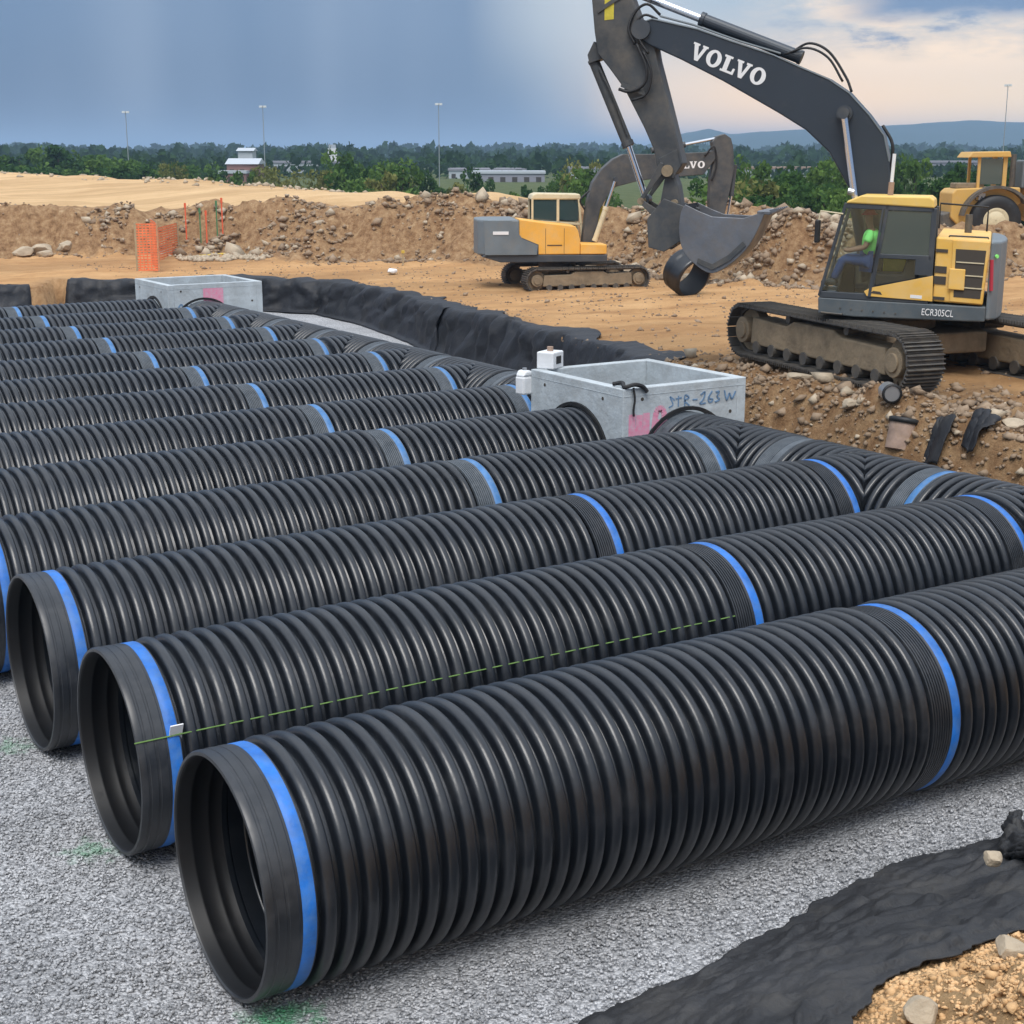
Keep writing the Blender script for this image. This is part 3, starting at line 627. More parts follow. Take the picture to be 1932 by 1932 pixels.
strokes(b2o, M['pinkpaint'], 'pink_patch', [[(.95, 1.86), (1.5, 1.86)], [(.95, 1.66), (1.5, 1.66)], [(1.05, 1.46), (1.5, 1.46)], [(1.2, 1.28), (1.5, 1.28)]], pf, .24)
strokes(b2o, M['bluepaint'], 'handwriting', [[(.25, 1.5), (.35, 1.6), (.40, 1.45)], [(.5, 1.6), (.5, 1.45)], [(.6, 1.6), (.7, 1.5), (.6, 1.45)], [(.78, 1.45), (.82, 1.6), (.9, 1.45)]], pf, .04)
# dark strap on the near corner of the nearer box
mb = MB(); mb.tube(curve_pts([(12.66, 17.30, 2.14), (12.72, 17.16, 2.17), (12.66, 17.02, 2.13), (12.80, 16.97, 2.16), (12.95, 16.97, 2.12), (13.02, 16.95, 2.04)]), .032, 8)
mb.tube(curve_pts([(12.78, 16.965, 2.12), (12.80, 16.955, 1.95), (12.78, 16.955, 1.8), (12.79, 16.96, 1.70)]), .018, 6)
mb.build('lifting_strap', M['black']); tag(bpy.data.objects['lifting_strap'], 'black strap bunched over the near corner of the nearer box', 'strap')
# white survey box and jug at the left corner of the nearer box
e = empty('survey_box', (12.80, 19.34, 2.1), .5, label='white boxy instrument with a dark opening on the box corner', cat='instrument box')
MB().box(-.02, .34, -.17, .13, 0, .27).build('case', M['whiteplastic'], e, bevel=.02)
MB().box(.08, .24, -.176, -.165, .08, .2).build('opening', M['black'], e)
MB().cyl((.16, -.02, .27), (.16, -.02, .34), .05).build('knob', M['clay'], e)
e = empty('white_jug', (12.56, 19.52, 1.70), .2, label='white plastic jug standing at the left corner of the nearer box', cat='jug')
MB().box(-.17, .17, -.12, .12, 0, .34).prism([(-.17, .34), (.17, .34), (.05, .45), (-.10, .45)], -.12, .12).build('body', M['whiteplastic'], e, bevel=.035); e.scale = (.8, .8, .85)
MB().cyl((-.02, 0, .45), (-.02, 0, .49), .045).build('cap', M['galv'], e)

# green string along the second pipe
pts = []
for k in range(60):
    x = 3.08 + k * .0985; th = math.radians(24); rr = R0 + .005 - (.022 if k % 2 else 0)
    if x < 3.45: rr = .836
    pts.append((x, 10.9 - rr * math.cos(th), R0 + rr * math.sin(th) - .01))
mb = MB(); mb.tube(pts, .006, 5); tag(mb.build('marker_string', M['string']), 'thin green string running along the side of the second pipe', 'string')
o = MB().box(-.05, .05, -.005, .005, -.09, .09).xform(Matrix.Translation((3.40, 10.9 - .834 * math.cos(math.radians(24)), R0 + .834 * math.sin(math.radians(24)))) @ Matrix.Rotation(math.radians(24), 4, 'X')).build('sticker', M['white']); tag(o, 'small white sticker on the blue stripe of the second pipe mouth', 'sticker')

# ------------------------------------------------------------------ fabric
def sheet(name, P, label, mat, nu, nv, amp=.05, seed=0, thick=.012, group=None, wr=None):
    """P(u, v) -> point; wrinkled along its length"""
    u_ = np.linspace(0, 1, nu); v_ = np.linspace(0, 1, nv); U, Vv = np.meshgrid(u_, v_)
    A = np.array([[P(a, b) for a in u_] for b in v_])
    s = seed * 13.7
    L_ = np.hypot(*(A[0, -1] - A[0, 0])[:2]); Hh_ = np.linalg.norm(A[-1, 0] - A[0, 0])
    w = wr(U, Vv, L_, Hh_, s) if wr else (.5 - np.abs(fbm(U * L_ * .9 + s, Vv * Hh_ * 1.4 + s, 4, .55))) * 1.2 + fbm(U * L_ * 3 + s, Vv * Hh_ * 1.2, 3) * .8
    du = np.gradient(A, axis=1); dv = np.gradient(A, axis=0); nn = np.cross(du, dv); nn /= np.linalg.norm(nn, axis=-1, keepdims=True) + 1e-9
    nn = np.where(nn[..., 2:3] < 0, -nn, nn)
    A = A + nn * (w[..., None] * amp)
    idx = np.arange(nu * nv).reshape(nv, nu); F = np.stack([idx[:-1, :-1], idx[:-1, 1:], idx[1:, 1:], idx[1:, :-1]], -1).reshape(-1, 4)
    o = link(name, npmesh(name, A.reshape(-1, 3), F), mat, smooth=True)
    so_ = o.modifiers.new('s', 'SOLIDIFY'); so_.thickness = thick; so_.offset = 0
    return tag(o, label, 'geotextile', group)
G_FAB = 'black geotextile sheets lining the pit'
def tvec(x, y): return terrain(np.array(x, float), np.array(y, float))[0]
def near_fab(nu=260, nv=110):
    u_ = np.linspace(0, 1, nu); v_ = np.linspace(0, 1, nv); U, Vv = np.meshgrid(u_, v_)
    x = 3.2 + U * 8.2
    e0 = np.interp(x, FX, FY) + .12 + fbm(x * .9, x * 0 + 3, 4, .6) * .30 + fbm(x * 7, x * 0 + 8, 4, .7) * .12 - np.clip(x - 8.2, 0, 3) * .10            # edge on the gravel
    e1 = np.interp(x, FX, FY) - np.interp(x, [3, 5.2, 6.2, 6.8, 7.4, 12], [2.1, 1.62, 1.32, 1.40, 1.60, 2.1]) + fbm(x * 1.3, x * 0 + 9, 3) * .35 + fbm(x * 6, x * 0 + 19, 4, .7) * .16
    y = e0 + (e1 - e0) * Vv; x = x + (Vv - .5) * .35
    b, t = bank_h(x, y); z = np.maximum(b + .03, .012 + .02)
    w = (.22 - np.abs(fbm(x * .8 + y * .9, y * 2.6 - x * .5, 4, .55)) * 1.6) * .12 + fbm(x * 1.9, y * 4.6 - x * .9, 5, .62) * .12 + np.clip(.05 - np.abs(fbm(x * 1.7 + 8, y * 3.4 - x * .6, 2)), 0, 1) / .05 * .045
    w2 = (np.clip(.13 - np.abs(fbm(x * 1.1 + 5, y * 3.0 + x * .35 + 2, 3)), 0, 1) / .13) * .055
    z = z + np.maximum(w + w2 + .02, -.02) * np.clip((1 - np.abs(Vv * 2 - 1)) * 6, .15, 1) + fbm(x * .5, y * .5, 2) * .1
    t_ = tvec(x, y); z = np.maximum(z, t_ + .03); z = np.maximum(z, .045)
    for _ in range(1):
        q = np.pad(z, 1, mode='edge'); z = .5 * z + .125 * (q[:-2, 1:-1] + q[2:, 1:-1] + q[1:-1, :-2] + q[1:-1, 2:])
    A = np.stack([x, y, z], -1); idx = np.arange(nu * nv).reshape(nv, nu)
    F = np.stack([idx[:-1, :-1], idx[:-1, 1:], idx[1:, 1:], idx[1:, :-1]], -1).reshape(-1, 4)
    o = link('geotextile_sheet', npmesh('geotextile_sheet', A.reshape(-1, 3), F), M['fabric'], smooth=True)
    s_ = o.modifiers.new('s', 'SOLIDIFY'); s_.thickness = .012; s_.offset = 0
    tag(o, 'wrinkled dark grey fabric sheet on the near bank, a tan stone lying on it', 'geotextile', G_FAB); return o
near_fab()
def roll_P(u_, v):
    a = v * 2 * math.pi * .96; r = .15 + .04 * math.sin(u_ * 9) + .03 * math.sin(v * 14 + u_ * 5)
    c = np.array(curve_pts([(9.10, 7.02, .14), (8.80, 6.75, .26), (8.62, 6.35, .46), (8.9, 5.9, .74)], 8)); k = u_ * (len(c) - 1); i = min(int(k), len(c) - 2); p = c[i] + (c[i + 1] - c[i]) * (k - i)
    return (p[0] + math.cos(a) * r * 1.5, p[1] + math.cos(a) * r * .7, p[2] + math.sin(a) * r)
sheet('geotextile_sheet', roll_P, 'bunched roll of black fabric at the right edge of the near bank', M['fabric'], 90, 110, amp=.05, seed=4, group=G_FAB,
      wr=lambda U, Vv, a, b, s: (np.abs(fbm(U * 3.5 + 3, Vv * 9 + U * 5, 4, .6)) - .1) * 3.6 + fbm(U * 9, Vv * 12, 3) * .7)
# sheets hanging on the far pit walls
def hang(path, label, seed, lip=.7):
    P_ = np.array(path, float); sl = np.hypot(*np.diff(P_, axis=0).T); cum = np.concatenate([[0], np.cumsum(sl)]) / sl.sum(); Ln = sl.sum()
    nu = int(Ln / .13); nv = 26; u_ = np.linspace(0, 1, nu)
    cx = np.interp(u_, cum, P_[:, 0]); cy = np.interp(u_, cum, P_[:, 1]); tx = np.gradient(cx); ty = np.gradient(cy); l = np.hypot(tx, ty); tx /= l; ty /= l
    ox, oy = ty, -tx                                             # outward (away from pit) for a path running away from the camera
    off = np.interp(np.linspace(0, 1, nv), [0, .22, .30, .42, .9, 1], [lip, .06, -.06, -.20, -.46, -.60]); zf = np.interp(np.linspace(0, 1, nv), [0, .22, .30, .42, .9, 1], [1, 1, .97, .80, .05, .0])
    lipv = 1 + fbm(u_ * Ln * .5 + seed, u_ * 0 + 1, 3) * 1.6
    O = off[:, None] * np.where(off[:, None] > 0, lipv[None], 1)
    x = cx[None] + ox[None] * O; y = cy[None] + oy[None] * O
    top = tvec(cx + ox * .25, cy + oy * .25) + .05
    z = zf[:, None] * top[None] + (1 - zf[:, None]) * .02
    fold = fbm(u_[None] * Ln * 1.1 + seed + 0 * O, zf[:, None] * 1.1 + seed + 0 * O, 5, .62) * .8 + fbm(u_[None] * Ln * 2.6 + seed + 0 * O, zf[:, None] * .5 + 0 * O, 3) * .42 + (np.abs(fbm(u_[None] * Ln * .5 + seed * 2 + zf[:, None] * .8, zf[:, None] * .6 + 0 * O, 3)) - .12) * .8
    k = np.clip(np.sin(np.linspace(.12, 1, nv) * np.pi), .12, 1)[:, None]
    x -= ox[None] * fold * k * .85; y -= oy[None] * fold * k * .85
    z = z + fbm(u_[None] * Ln * 1.6 + seed, np.linspace(0, 3, nv)[:, None] + 0 * O, 3) * .14 * (zf[:, None] > .5)
    tz = tvec(x, y); z = np.maximum(z, tz + .025)
    idx = np.arange(nu * nv).reshape(nv, nu); F = np.stack([idx[:-1, :-1], idx[:-1, 1:], idx[1:, 1:], idx[1:, :-1]], -1).reshape(-1, 4)
    o = link('geotextile_sheet', npmesh('geotextile_sheet', np.stack([x, y, z], -1).reshape(-1, 3), F), M['pitwall'], smooth=True)
    s_ = o.modifiers.new('s', 'SOLIDIFY'); s_.thickness = .015; s_.offset = 0
    return tag(o, label, 'geotextile', G_FAB)
hang([(16.9, 21.6), (17.3, 23.2), (18.2, 27), (19.6, 32.8), (20.3, 35.6)], 'black fabric over the right pit wall, its nearer stretch behind the header', 3)
hang([(20.2, 35.2), (21, 38), (21.9, 43.3), (22, 46.9), (20.5, 49.2), (18.6, 50.1)], 'black fabric at the far right corner of the pit beyond the farther box', 9)
hang([(18.9, 50.1), (16.5, 51.1), (14.7, 52.6)], 'short black fabric sheet on the end wall left of the farther box', 15, .25)
hang([(12.9, 50.75), (11.9, 50.9), (5, 51.2), (0, 51.4)], 'low black fabric on the end wall at the left edge', 22, .2)

# ------------------------------------------------------------------ rocks and rubble
def scatter_on(name, fx, n, size, mat, label, cat='rubble', sink=.25, flat=.75):
    x, y = fx(n); z = tvec(x, y); s = size(len(x))
    return stones(name, x, y, z + s * (.45 - sink), s, mat, flat, label=label, cat=cat)
FL = FOOT; 
def along_foot(n, a=0., b=3.2, x0=12, x1=60):
    sl = np.hypot(*np.diff(FL, axis=0).T); xs = []; cum = np.concatenate([[0], np.cumsum(sl)])
    t = RNG.uniform(0, cum[-1], n * 9); x = np.interp(t, cum, FL[:, 0]); y = np.interp(t, cum, FL[:, 1]); k = np.clip(np.searchsorted(cum, t) - 1, 0, len(sl) - 1)
    dx = (FL[k + 1] - FL[k]) / sl[k][:, None]; o = RNG.uniform(a, b, len(t)); x = x - dx[:, 1] * o; y = y + dx[:, 0] * o
    m = (x > x0) & (x < x1) & (RNG.random(len(x)) < np.clip(.30 + 3.2 * fbm(x * .55, y * .55, 3), .04, 1)); return x[m][:n], y[m][:n]
scatter_on('spoil_rubble', lambda n: along_foot(n, -.6, 3.4), 4200, lambda n: RNG.uniform(.03, .09, n) + RNG.exponential(.045, n), M['rock'], 'brown rubble over the face of the long spoil bank')
scatter_on('pale_rubble', lambda n: along_foot(n, -.2, 3.0), 300, lambda n: RNG.uniform(.05, .16, n) + RNG.exponential(.07, n), M['paler'], 'pale broken rock over the face of the spoil bank')
scatter_on('mound_rubble', lambda n: along_foot(n, -1.5, 3.6, 31, 41), 3600, lambda n: RNG.uniform(.03, .08, n) + RNG.exponential(.04, n), M['rock'], 'rubble mound behind the nearer excavator')
scatter_on('mound_pale_rubble', lambda n: along_foot(n, -1.2, 3.4, 31, 41), 420, lambda n: RNG.uniform(.04, .12, n) + RNG.exponential(.06, n), M['paler'], 'pale blocks in the mound behind the nearer excavator')
def backfill(n):
    x = RNG.uniform(15.2, 18.6, n); y = RNG.uniform(9, 22.5, n); m = RNG.random(n) < np.exp(-((x - 16.2) / 1.3) ** 2); return x[m], y[m]
scatter_on('backfill_rubble', backfill, 7000, lambda n: RNG.uniform(.012, .04, n) + RNG.exponential(.022, n), M['rock'], 'loose brown rubble backfilled beside the nearer header')
scatter_on('backfill_pale_rubble', backfill, 260, lambda n: RNG.uniform(.02, .06, n) + RNG.exponential(.03, n), M['paler'], 'pale stones in the backfill beside the nearer header')
def bankpts(n):
    x = RNG.uniform(4.5, 11, n); y = RNG.uniform(3.2, 6.2, n); t = np.interp(x, FX, FY) - y; m = t > 1.28 + fbm(x * 2, y * 2, 2) * .4; return x[m], y[m]
scatter_on('bank_clods', bankpts, 42000, lambda n: RNG.uniform(.004, .014, n) + RNG.exponential(.008, n), M['bank_clod'], 'crumbly ochre clods on the near bank', 'soil', .5, .7)
def flatpts(n):
    x = RNG.uniform(16.5, 34, n); y = RNG.uniform(14, 60, n); d, _ = seg_dist(x, y, PIT, True); m = ~inside(x, y, PIT) & (RNG.random(n) < .25 + 1.2 * np.clip(fbm(x * .4, y * .4, 3), 0, 1) + .5 * (d < 1)); return x[m], y[m]
scatter_on('loose_stones', flatpts, 9000, lambda n: RNG.uniform(.012, .03, n) + RNG.exponential(.014, n), M['rock'], 'small stones strewn over the sandy work ground', 'stones')
def boulder(name, loc, s, mat, label, seed, cat='rock', group=None):
    r = np.random.default_rng(seed); import bmesh
    b = bmesh.new(); bmesh.ops.create_icosphere(b, subdivisions=3, radius=1)
    dirs = r.normal(size=(18, 3)); dirs /= np.linalg.norm(dirs, axis=1)[:, None]; cut = r.uniform(.50, .84, 18)
    for v in b.verts:
        p = np.array(v.co)
        for d, c in zip(dirs, cut):
            k = p @ d
            if k > c: p = p - d * (k - c) * .9
        v.co = p * (1 + r.uniform(-.02, .02)) * np.array(s)
    me_ = bpy.data.meshes.new(name); b.to_mesh(me_); b.free()
    o = link(name, me_, mat, loc=loc, rot=(0, 0, r.uniform(0, 6))); return tag(o, label, cat, group)
boulder('stone', (8.03, 6.31, .56), (.115, .085, .06), M['paler'], 'tan stone lying alone on the wrinkled black fabric', 3)
for (x, y, s, l) in ((6.00, 5.10, .13, 'pointed pale rock at the fabric edge at the bottom of the picture'), (6.98, 5.30, .13, 'ochre rock at the fabric edge beside a dark hollow')):
    boulder('rock', (x, y, ground_z(x, y) + s * .35), (s, s * .8, s * .85), M['paler'] if s < .14 else M['bank_clod'], l, int(x * 10), group='rocks along the near fabric edge')
bl = [(16.62, 17.6, .22, 'big pale slab of rock lying in the backfill below the track'), (16.2, 16.0, .17, 'brown rock in the backfill left of the clay pipe stub'), (16.5, 13.2, .18, 'pale rock at the right end of the backfill heap')]
for x, y, s, l in bl: boulder('rock', (x, y, ground_z(x, y) + s * .2), (s * 1.3, s, s * .55), M['paler'], l, int(x * 31 + y), group='rocks in the backfill')
for k, (x, y, s, l) in enumerate([(31.7, 45.4, .85, 'long pale slab leaning on the bank right of the farther excavator'), (32.0, 42.6, .7, 'round pale boulder at the bank foot behind the boom'),
                                  (32.3, 44.0, .55, 'grey boulder between two pale ones at the bank foot'), (17.4, 66.2, .62, 'grey boulder at the top of the loose cluster left of the fence'), (16.6, 66.0, .5, 'grey block low in the loose cluster left of the fence'),
                                  (18.3, 65.6, .45, 'pale block nearest the fence in the loose cluster on the bank'), (17.3, 65.3, .4, 'small grey block at the foot of the loose cluster left of the fence')]):
    boulder('boulder', (x, y, ground_z(x, y) + s * .3), (s, s * .8, s * .6), M['paler'], l, 60 + k, group='boulders on the spoil bank')
def rimpts(n):
    t = RNG.uniform(0, 1, n); A_ = EDGE[1:5]; x = np.interp(t * 3, [0, 1, 2, 3], A_[:, 0]); y = np.interp(t * 3, [0, 1, 2, 3], A_[:, 1]); return x + RNG.normal(-2.2, 1.2, n), y + RNG.normal(0, 2, n)
scatter_on('rim_rubble', rimpts, 260, lambda n: RNG.uniform(.06, .16, n) + RNG.exponential(.05, n), M['paler'], 'pale stones along the far rim of the plateau')
# clay pipe stub and galvanised can
e = empty('clay_pipe_stub', (15.99, 14.80, 1.22), .2, label='broken pinkish clay pipe standing in the rubble with a dark opening', cat='pipe stub')
MB_ = MB()
V, F = lathe([(0, .20), (.02, .26), (.55, .26), (.57, .24), (.55, .19), (.1, .19)], 28)
o = link('barrel', npmesh('barrel', V, F), M['clay'], e, smooth=True, rot=(0, -math.pi / 2 + .25, 0)); sharp(o)
V, F = lathe([(.50, .262), (.50, .285), (.58, .29), (.60, .24), (.58, .21)], 28)
o = link('socket', npmesh('socket', V, F), M['black'], e, smooth=True, rot=(0, -math.pi / 2 + .25, 0))
e.scale = (.8, .8, .8)
e = empty('metal_can', (16.22, 15.27, ground_z(16.22, 15.27) + .15), 1.0, label='shiny round metal can lying on the dirt below the track', cat='can')
e.scale = (.8, .8, .8)
MB().cyl((-.2, 0, 0), (.2, 0, 0), .17, n=24).build('body', M['galv'], e, bevel=.02, smooth=False)
V, F = lathe([(-.215, .14), (-.215, .185), (-.18, .185), (-.18, .17)], 28); link('rim', npmesh('rim', V, F), M['black'], e)
# scraps of black fabric in the backfill
for k, (x, y) in enumerate(((16.0, 14.05), (16.15, 13.5))):
    sheet('fabric_scrap', (lambda cx, cy: lambda a, b: (cx + (a - .5) * .34 + b * .1, cy + (b - .5) * .34, ground_z(cx + (a - .5) * .34, cy + (b - .5) * .34) + .04))(x, y),
          ['torn black fabric scrap right of the clay pipe stub', 'small torn black fabric scrap at the end of the rubble'][k], M['pitwall'], 22, 22, amp=.20, seed=30 + k, group='fabric scraps in the backfill')

# ------------------------------------------------------------------ excavators
def stadium(L_, H_, sag=0.):
    r = H_ / 2; pts = []
    for k in range(13): a = -math.pi / 2 + math.pi * k / 12; pts.append((L_ / 2 - r + r * math.cos(a), r + r * math.sin(a)))
    for k in range(13): a = math.pi / 2 + math.pi * k / 12; pts.append((-L_ / 2 + r + r * math.cos(a), r + r * math.sin(a)))
    return pts
def loop_place(pts, n):
    P_ = np.array(pts + [pts[0]]); sl = np.hypot(*np.diff(P_, axis=0).T); cum = np.concatenate([[0], np.cumsum(sl)]); out = []
    for k in range(n):
        t = cum[-1] * k / n; x = np.interp(t, cum, P_[:, 0]); z = np.interp(t, cum, P_[:, 1]); i = min(np.searchsorted(cum, t, side='right') - 1, len(sl) - 1)
        d = P_[i + 1] - P_[i]; out.append((x, z, math.atan2(d[1], d[0])))
    return out, cum[-1]
def make_track(e, L_, H_, w, yc, rz, tilt=0, n=None, pieces=True, side=1):
    """one crawler: belt (> shoes), frame, wheels; side +1 outer face towards +Y"""
    n = n or int(2 * (L_ - H_) + math.pi * H_) * 5
    R_ = Matrix.Rotation(rz, 4, 'Z'); T_ = R_ @ Matrix.Translation((0, yc, 0))
    pts = stadium(L_ - .08, H_ - .08); pl, tot = loop_place(pts, n); ps = tot / n
    belt = MB().prism([(x, z + .04) for x, z in stadium(L_ - .12, H_ - .12)][:], -w * .28, w * .28)
    # inner hole: build as ring strip instead of a solid
    belt = MB(); o_ = [(x, z + .03) for x, z in stadium(L_ - .10, H_ - .08)]; i_ = [(x, z + .10) for x, z in stadium(L_ - .26, H_ - .22)]; m = len(o_)
    vs = [(p[0], yy, p[1]) for yy in (-w * .22, w * .22) for p in o_ + i_]
    fs = []
    for i in range(m):
        j = (i + 1) % m; fs += [(i, j, m + j, m + i), (2 * m + i, 3 * m + i, 3 * m + j, 2 * m + j), (i, 2 * m + i, 2 * m + j, j), (m + i, m + j, 3 * m + j, 3 * m + i)]
    belt.add(vs, fs); b = belt.build('track_chain', M['shoe'], e); b.matrix_local = T_
    sh = MB().box(-ps * .46, ps * .46, -w / 2, w / 2, 0, .028)
    for q in (-.34, 0, .34): sh.prism([(ps * q - .012, 0), (ps * q + .012, 0), (ps * q + .008, -.045 if q < .3 else -.05), (ps * q - .008, -.045)], -w / 2, w / 2)
    if pieces:
        s0 = None
        for x, z, a in pl:
            if s0 is None: s0 = sh.build('track_shoe', M['shoe'], b); o = s0
            else: o = bpy.data.objects.new('track_shoe', s0.data); COL.objects.link(o); o.parent = b
            o.matrix_local = Matrix.Translation((x, 0, z + .04)) @ Matrix.Rotation(-a, 4, 'Y')
    else:
        al = MB()
        for x, z, a in pl:
            Mx = Matrix.Translation((x, 0, z + .04)) @ Matrix.Rotation(-a, 4, 'Y'); al.add([Mx @ Vector(v) for v in sh.v], sh.f)
        al.build('track_shoes', M['shoe'], b)['kind'] = 'stuff'
    def part(mb, name, mat, **k):
        o = mb.build(name, mat, e, **k); o.matrix_local = T_; return o
    h2 = H_ / 2
    part(MB().prism([(-L_ / 2 + H_ * .75, H_ * .26), (L_ / 2 - H_ * .75, H_ * .26), (L_ / 2 - H_ * .80, H_ * .76), (L_ * .16, H_ * .72), (L_ * .12, H_ * .82), (-L_ * .10, H_ * .82), (-L_ * .14, H_ * .72), (-L_ / 2 + H_ * .8, H_ * .70)], -w * .36, w * .36), 'track_frame', M['trackframe'], bevel=.03)
    f = MB()
    for k in range(8):
        x = -L_ / 2 + H_ + k * (L_ - 2 * H_) / 7; f.cyl((x, -w * .40, H_ * .22), (x, w * .40, H_ * .22), H_ * .115, n=14)
    for x in (-L_ * .16, L_ * .16): f.cyl((x, -w * .3, H_ * .84), (x, w * .3, H_ * .84), H_ * .075, n=12)
    part(f, 'rollers', M['shoe'])['kind'] = 'stuff'
    for sgn, nm, mt in ((-1, 'sprocket', 'trackframe'), (1, 'idler', 'trackframe')):
        x = sgn * (L_ / 2 - h2); r = h2 - .10
        s_ = MB()
        if nm == 'sprocket':
            for k in range(20):
                a = 2 * math.pi * k / 20; s_.box(-.02, .02, -w * .1, w * .1, 0, .06); vs_ = [Matrix.Translation((x, 0, h2)) @ Matrix.Rotation(a, 4, 'Y') @ Matrix.Translation((0, 0, r - .02)) @ Vector(v) for v in s_.v[-8:]]; s_.v[-8:] = [tuple(v) for v in vs_]
        s_.cyl((x, -w * .15, h2), (x, w * .15, h2), r, n=28); s_.cyl((x, -w * .42, h2), (x, w * .42, h2), r * .62, r * .62, n=24); s_.cyl((x, -w * .47, h2), (x, w * .47, h2), r * .40, n=20)
        part(s_, nm, M[mt], bevel=.012)
    return b
def hose(e, pts, r=.018, parent=None): return MB().tube(curve_pts(pts, 6), r, 6).build('hose', M['black'], parent or e, smooth=True)
def cylinder_part(e, name, p0, p1, p2, rb, rr, barrel='darkgrey'):
    """hydraulic cylinder: barrel p0-p1, rod p1-p2"""
    b = MB().cyl(p0, p1, rb, n=18); d = (Vector(p1) - Vector(p0)).normalized(); b.cyl(Vector(p1) - d * .12, p1, rb * 1.16, n=18); b.cyl(Vector(p0) - d * .02, Vector(p0) + d * .06, rb * 1.1, n=18)
    o = b.build(name, M[barrel], e, smooth=False, bevel=.006)
    MB().cyl(p1, p2, rr, n=14).build('rod', M['chrome'], o, smooth=False)
    q = Vector((0, 1, 0)); MB().cyl(Vector(p2) - q * rb * 1.2, Vector(p2) + q * rb * 1.2, rb * .9, n=16).build('rod_eye', M['darkgrey'], o)
    return o
SLAB = {'V': ([[(-.02, 1), (.42, 1), (.42, .88), (.34, .88), (.52, .30), (.70, .88), (.62, .88), (.62, 1), (1.0, 1), (1.0, .88), (.92, .88), (.62, 0), (.38, 0), (.06, .88), (-.02, .88)]]),
        'L': ([[(.04, 1), (.60, 1), (.60, .87), (.47, .87), (.47, .14), (.78, .14), (.82, .38), (.96, .38), (.94, 0), (.04, 0), (.04, .13), (.17, .13), (.17, .87), (.04, .87)]])}
def slab_text(e, text, org, ux, uy, nrm, wd, ht, gap, mat):
    """extended slab letters as thin plates on a plane"""
    org, ux, uy, nrm = Vector(org), Vector(ux), Vector(uy), Vector(nrm); x = 0
    for ch in text:
        mb = MB(); P_ = lambda a, b, t: org + ux * (x + a * wd) + uy * (b * ht) + nrm * t
        if ch in SLAB:
            for poly in SLAB[ch]:
                n = len(poly); mb.add([P_(a, b, .003) for a, b in poly] + [P_(a, b, .007) for a, b in poly], [tuple(range(n)), tuple(range(n, 2 * n))] + [(i, (i + 1) % n, n + (i + 1) % n, n + i) for i in range(n)])
        else:
            n = 32; ring = []
            for t in (.003, .007):
                for (ra, rb_) in ((.5, .52), (.21, .36)):
                    for k in range(n): a = 2 * math.pi * k / n; ring.append(P_(.5 + ra * math.cos(a), .5 + rb_ * math.sin(a), t))
            fs = []
            for k in range(n):
                j = (k + 1) % n; fs += [(k, j, n + j, n + k), (2 * n + k, 3 * n + k, 3 * n + j, 2 * n + j), (k, 2 * n + k, 2 * n + j, j), (n + k, n + j, 3 * n + j, 3 * n + k)]
            mb.add(ring, fs)
        mb.build('letter', mat, e); x += wd * (1.0 if ch != 'L' else .86) + gap

# ---- nearer excavator: X forward, Y to its left (the side we see), origin on the ground under the slew ring
NX, NY, NZ = 18.67, 17.67, 1.86
def elev(yy):
    def f(p):
        x, y, z = p
        return (.7644 * x + .5709 * yy - .0045 * z + .027 - .0136 * x * x + .0005 * x * z + .0002 * z * z, y, .0752 * x + .0062 * yy + .9939 * z + .0137 - .0005 * x * x - .0199 * x * z + .0002 * z * z)
    return f
MCAB, MBOOM, MBUCKET = elev(1.45), elev(.15), elev(.5)
ex = empty('excavator', (NX, NY, NZ), math.radians(130), label='big near excavator with raised grey boom, yellow cab roof and operator inside', cat='excavator')
TR = math.radians(-51.5)
make_track(ex, 5.55, .95, .66, 1.24, TR, pieces=True)
make_track(ex, 5.55, .95, .66, -1.40, TR, pieces=True)
o = MB().box(-1.3, 1.3, -1.0, .95, .40, .74).cyl((0, 0, .7), (0, 0, .9), .75, n=32).build('undercarriage', M['trackframe'], ex, bevel=.04); o.matrix_local = Matrix.Rotation(TR, 4, 'Z')
MB().cyl((0, 0, .72), (0, 0, 1.02), .72, n=36).build('slew_ring', M['shoe'], ex)
# revolving frame and bodywork
MAPF = MCAB
MB().prism([(.27, 1.28), (.25, 1.02), (-.5, 1.02), (-2.6, 1.12), (-2.95, 1.14), (-2.95, 1.36), (-.7, 1.30)], -1.45, 1.45).build('deck_frame', M['deckgrey'], ex, bevel=.02)
MB().prism([(-1.98, 1.375), (-2.89, 1.375), (-2.95, 2.33), (-1.97, 2.34)], -1.42, 1.44).build('engine_housing', M['yellow'], ex, bevel=.03)
def sidepanel(name, poly, mat, t=.012, y=1.44, parent=ex, bevel=.003): return MB().prism(poly, y, y + t).build(name, mat, parent, bevel=bevel)
dr = sidepanel('engine_door', [(-2.30, 1.40), (-2.87, 1.40), (-2.93, 2.30), (-2.28, 2.30)], M['yellow'], .022)
sidepanel('grille_mesh', [(-2.36, 1.47), (-2.84, 1.47), (-2.88, 2.18), (-2.34, 2.18)], M['grille'], .004, 1.463, dr, 0)
for z in (1.62, 1.80, 1.99): MB().box(-2.86, -2.36, 1.466, 1.480, z - .008, z + .008).build('grille_bar', M['cream'], dr)
MB().box(-2.54, -2.25, 1.466, 1.50, 1.58, 1.89).build('latch_box', M['yellow'], dr, bevel=.012)
for zz, hh in ((1.70, .12), (1.86, .10), (2.14, .05), (1.43, .045)): MB().box(-2.20, -1.98, 1.441, 1.452, zz - hh / 2, zz + hh / 2).build('vent', M['grille'], ex)
sidepanel('side_cover', [(-.72, 1.37), (-.66, 1.44), (-.78, 1.50), (-1.96, 1.76), (-1.98, 1.375)], M['yellow'], .03)
sidepanel('vent', [(-.79, 1.42), (-.84, 1.46), (-.98, 1.455), (-1.02, 1.41)], M['grille'], .004, 1.471)
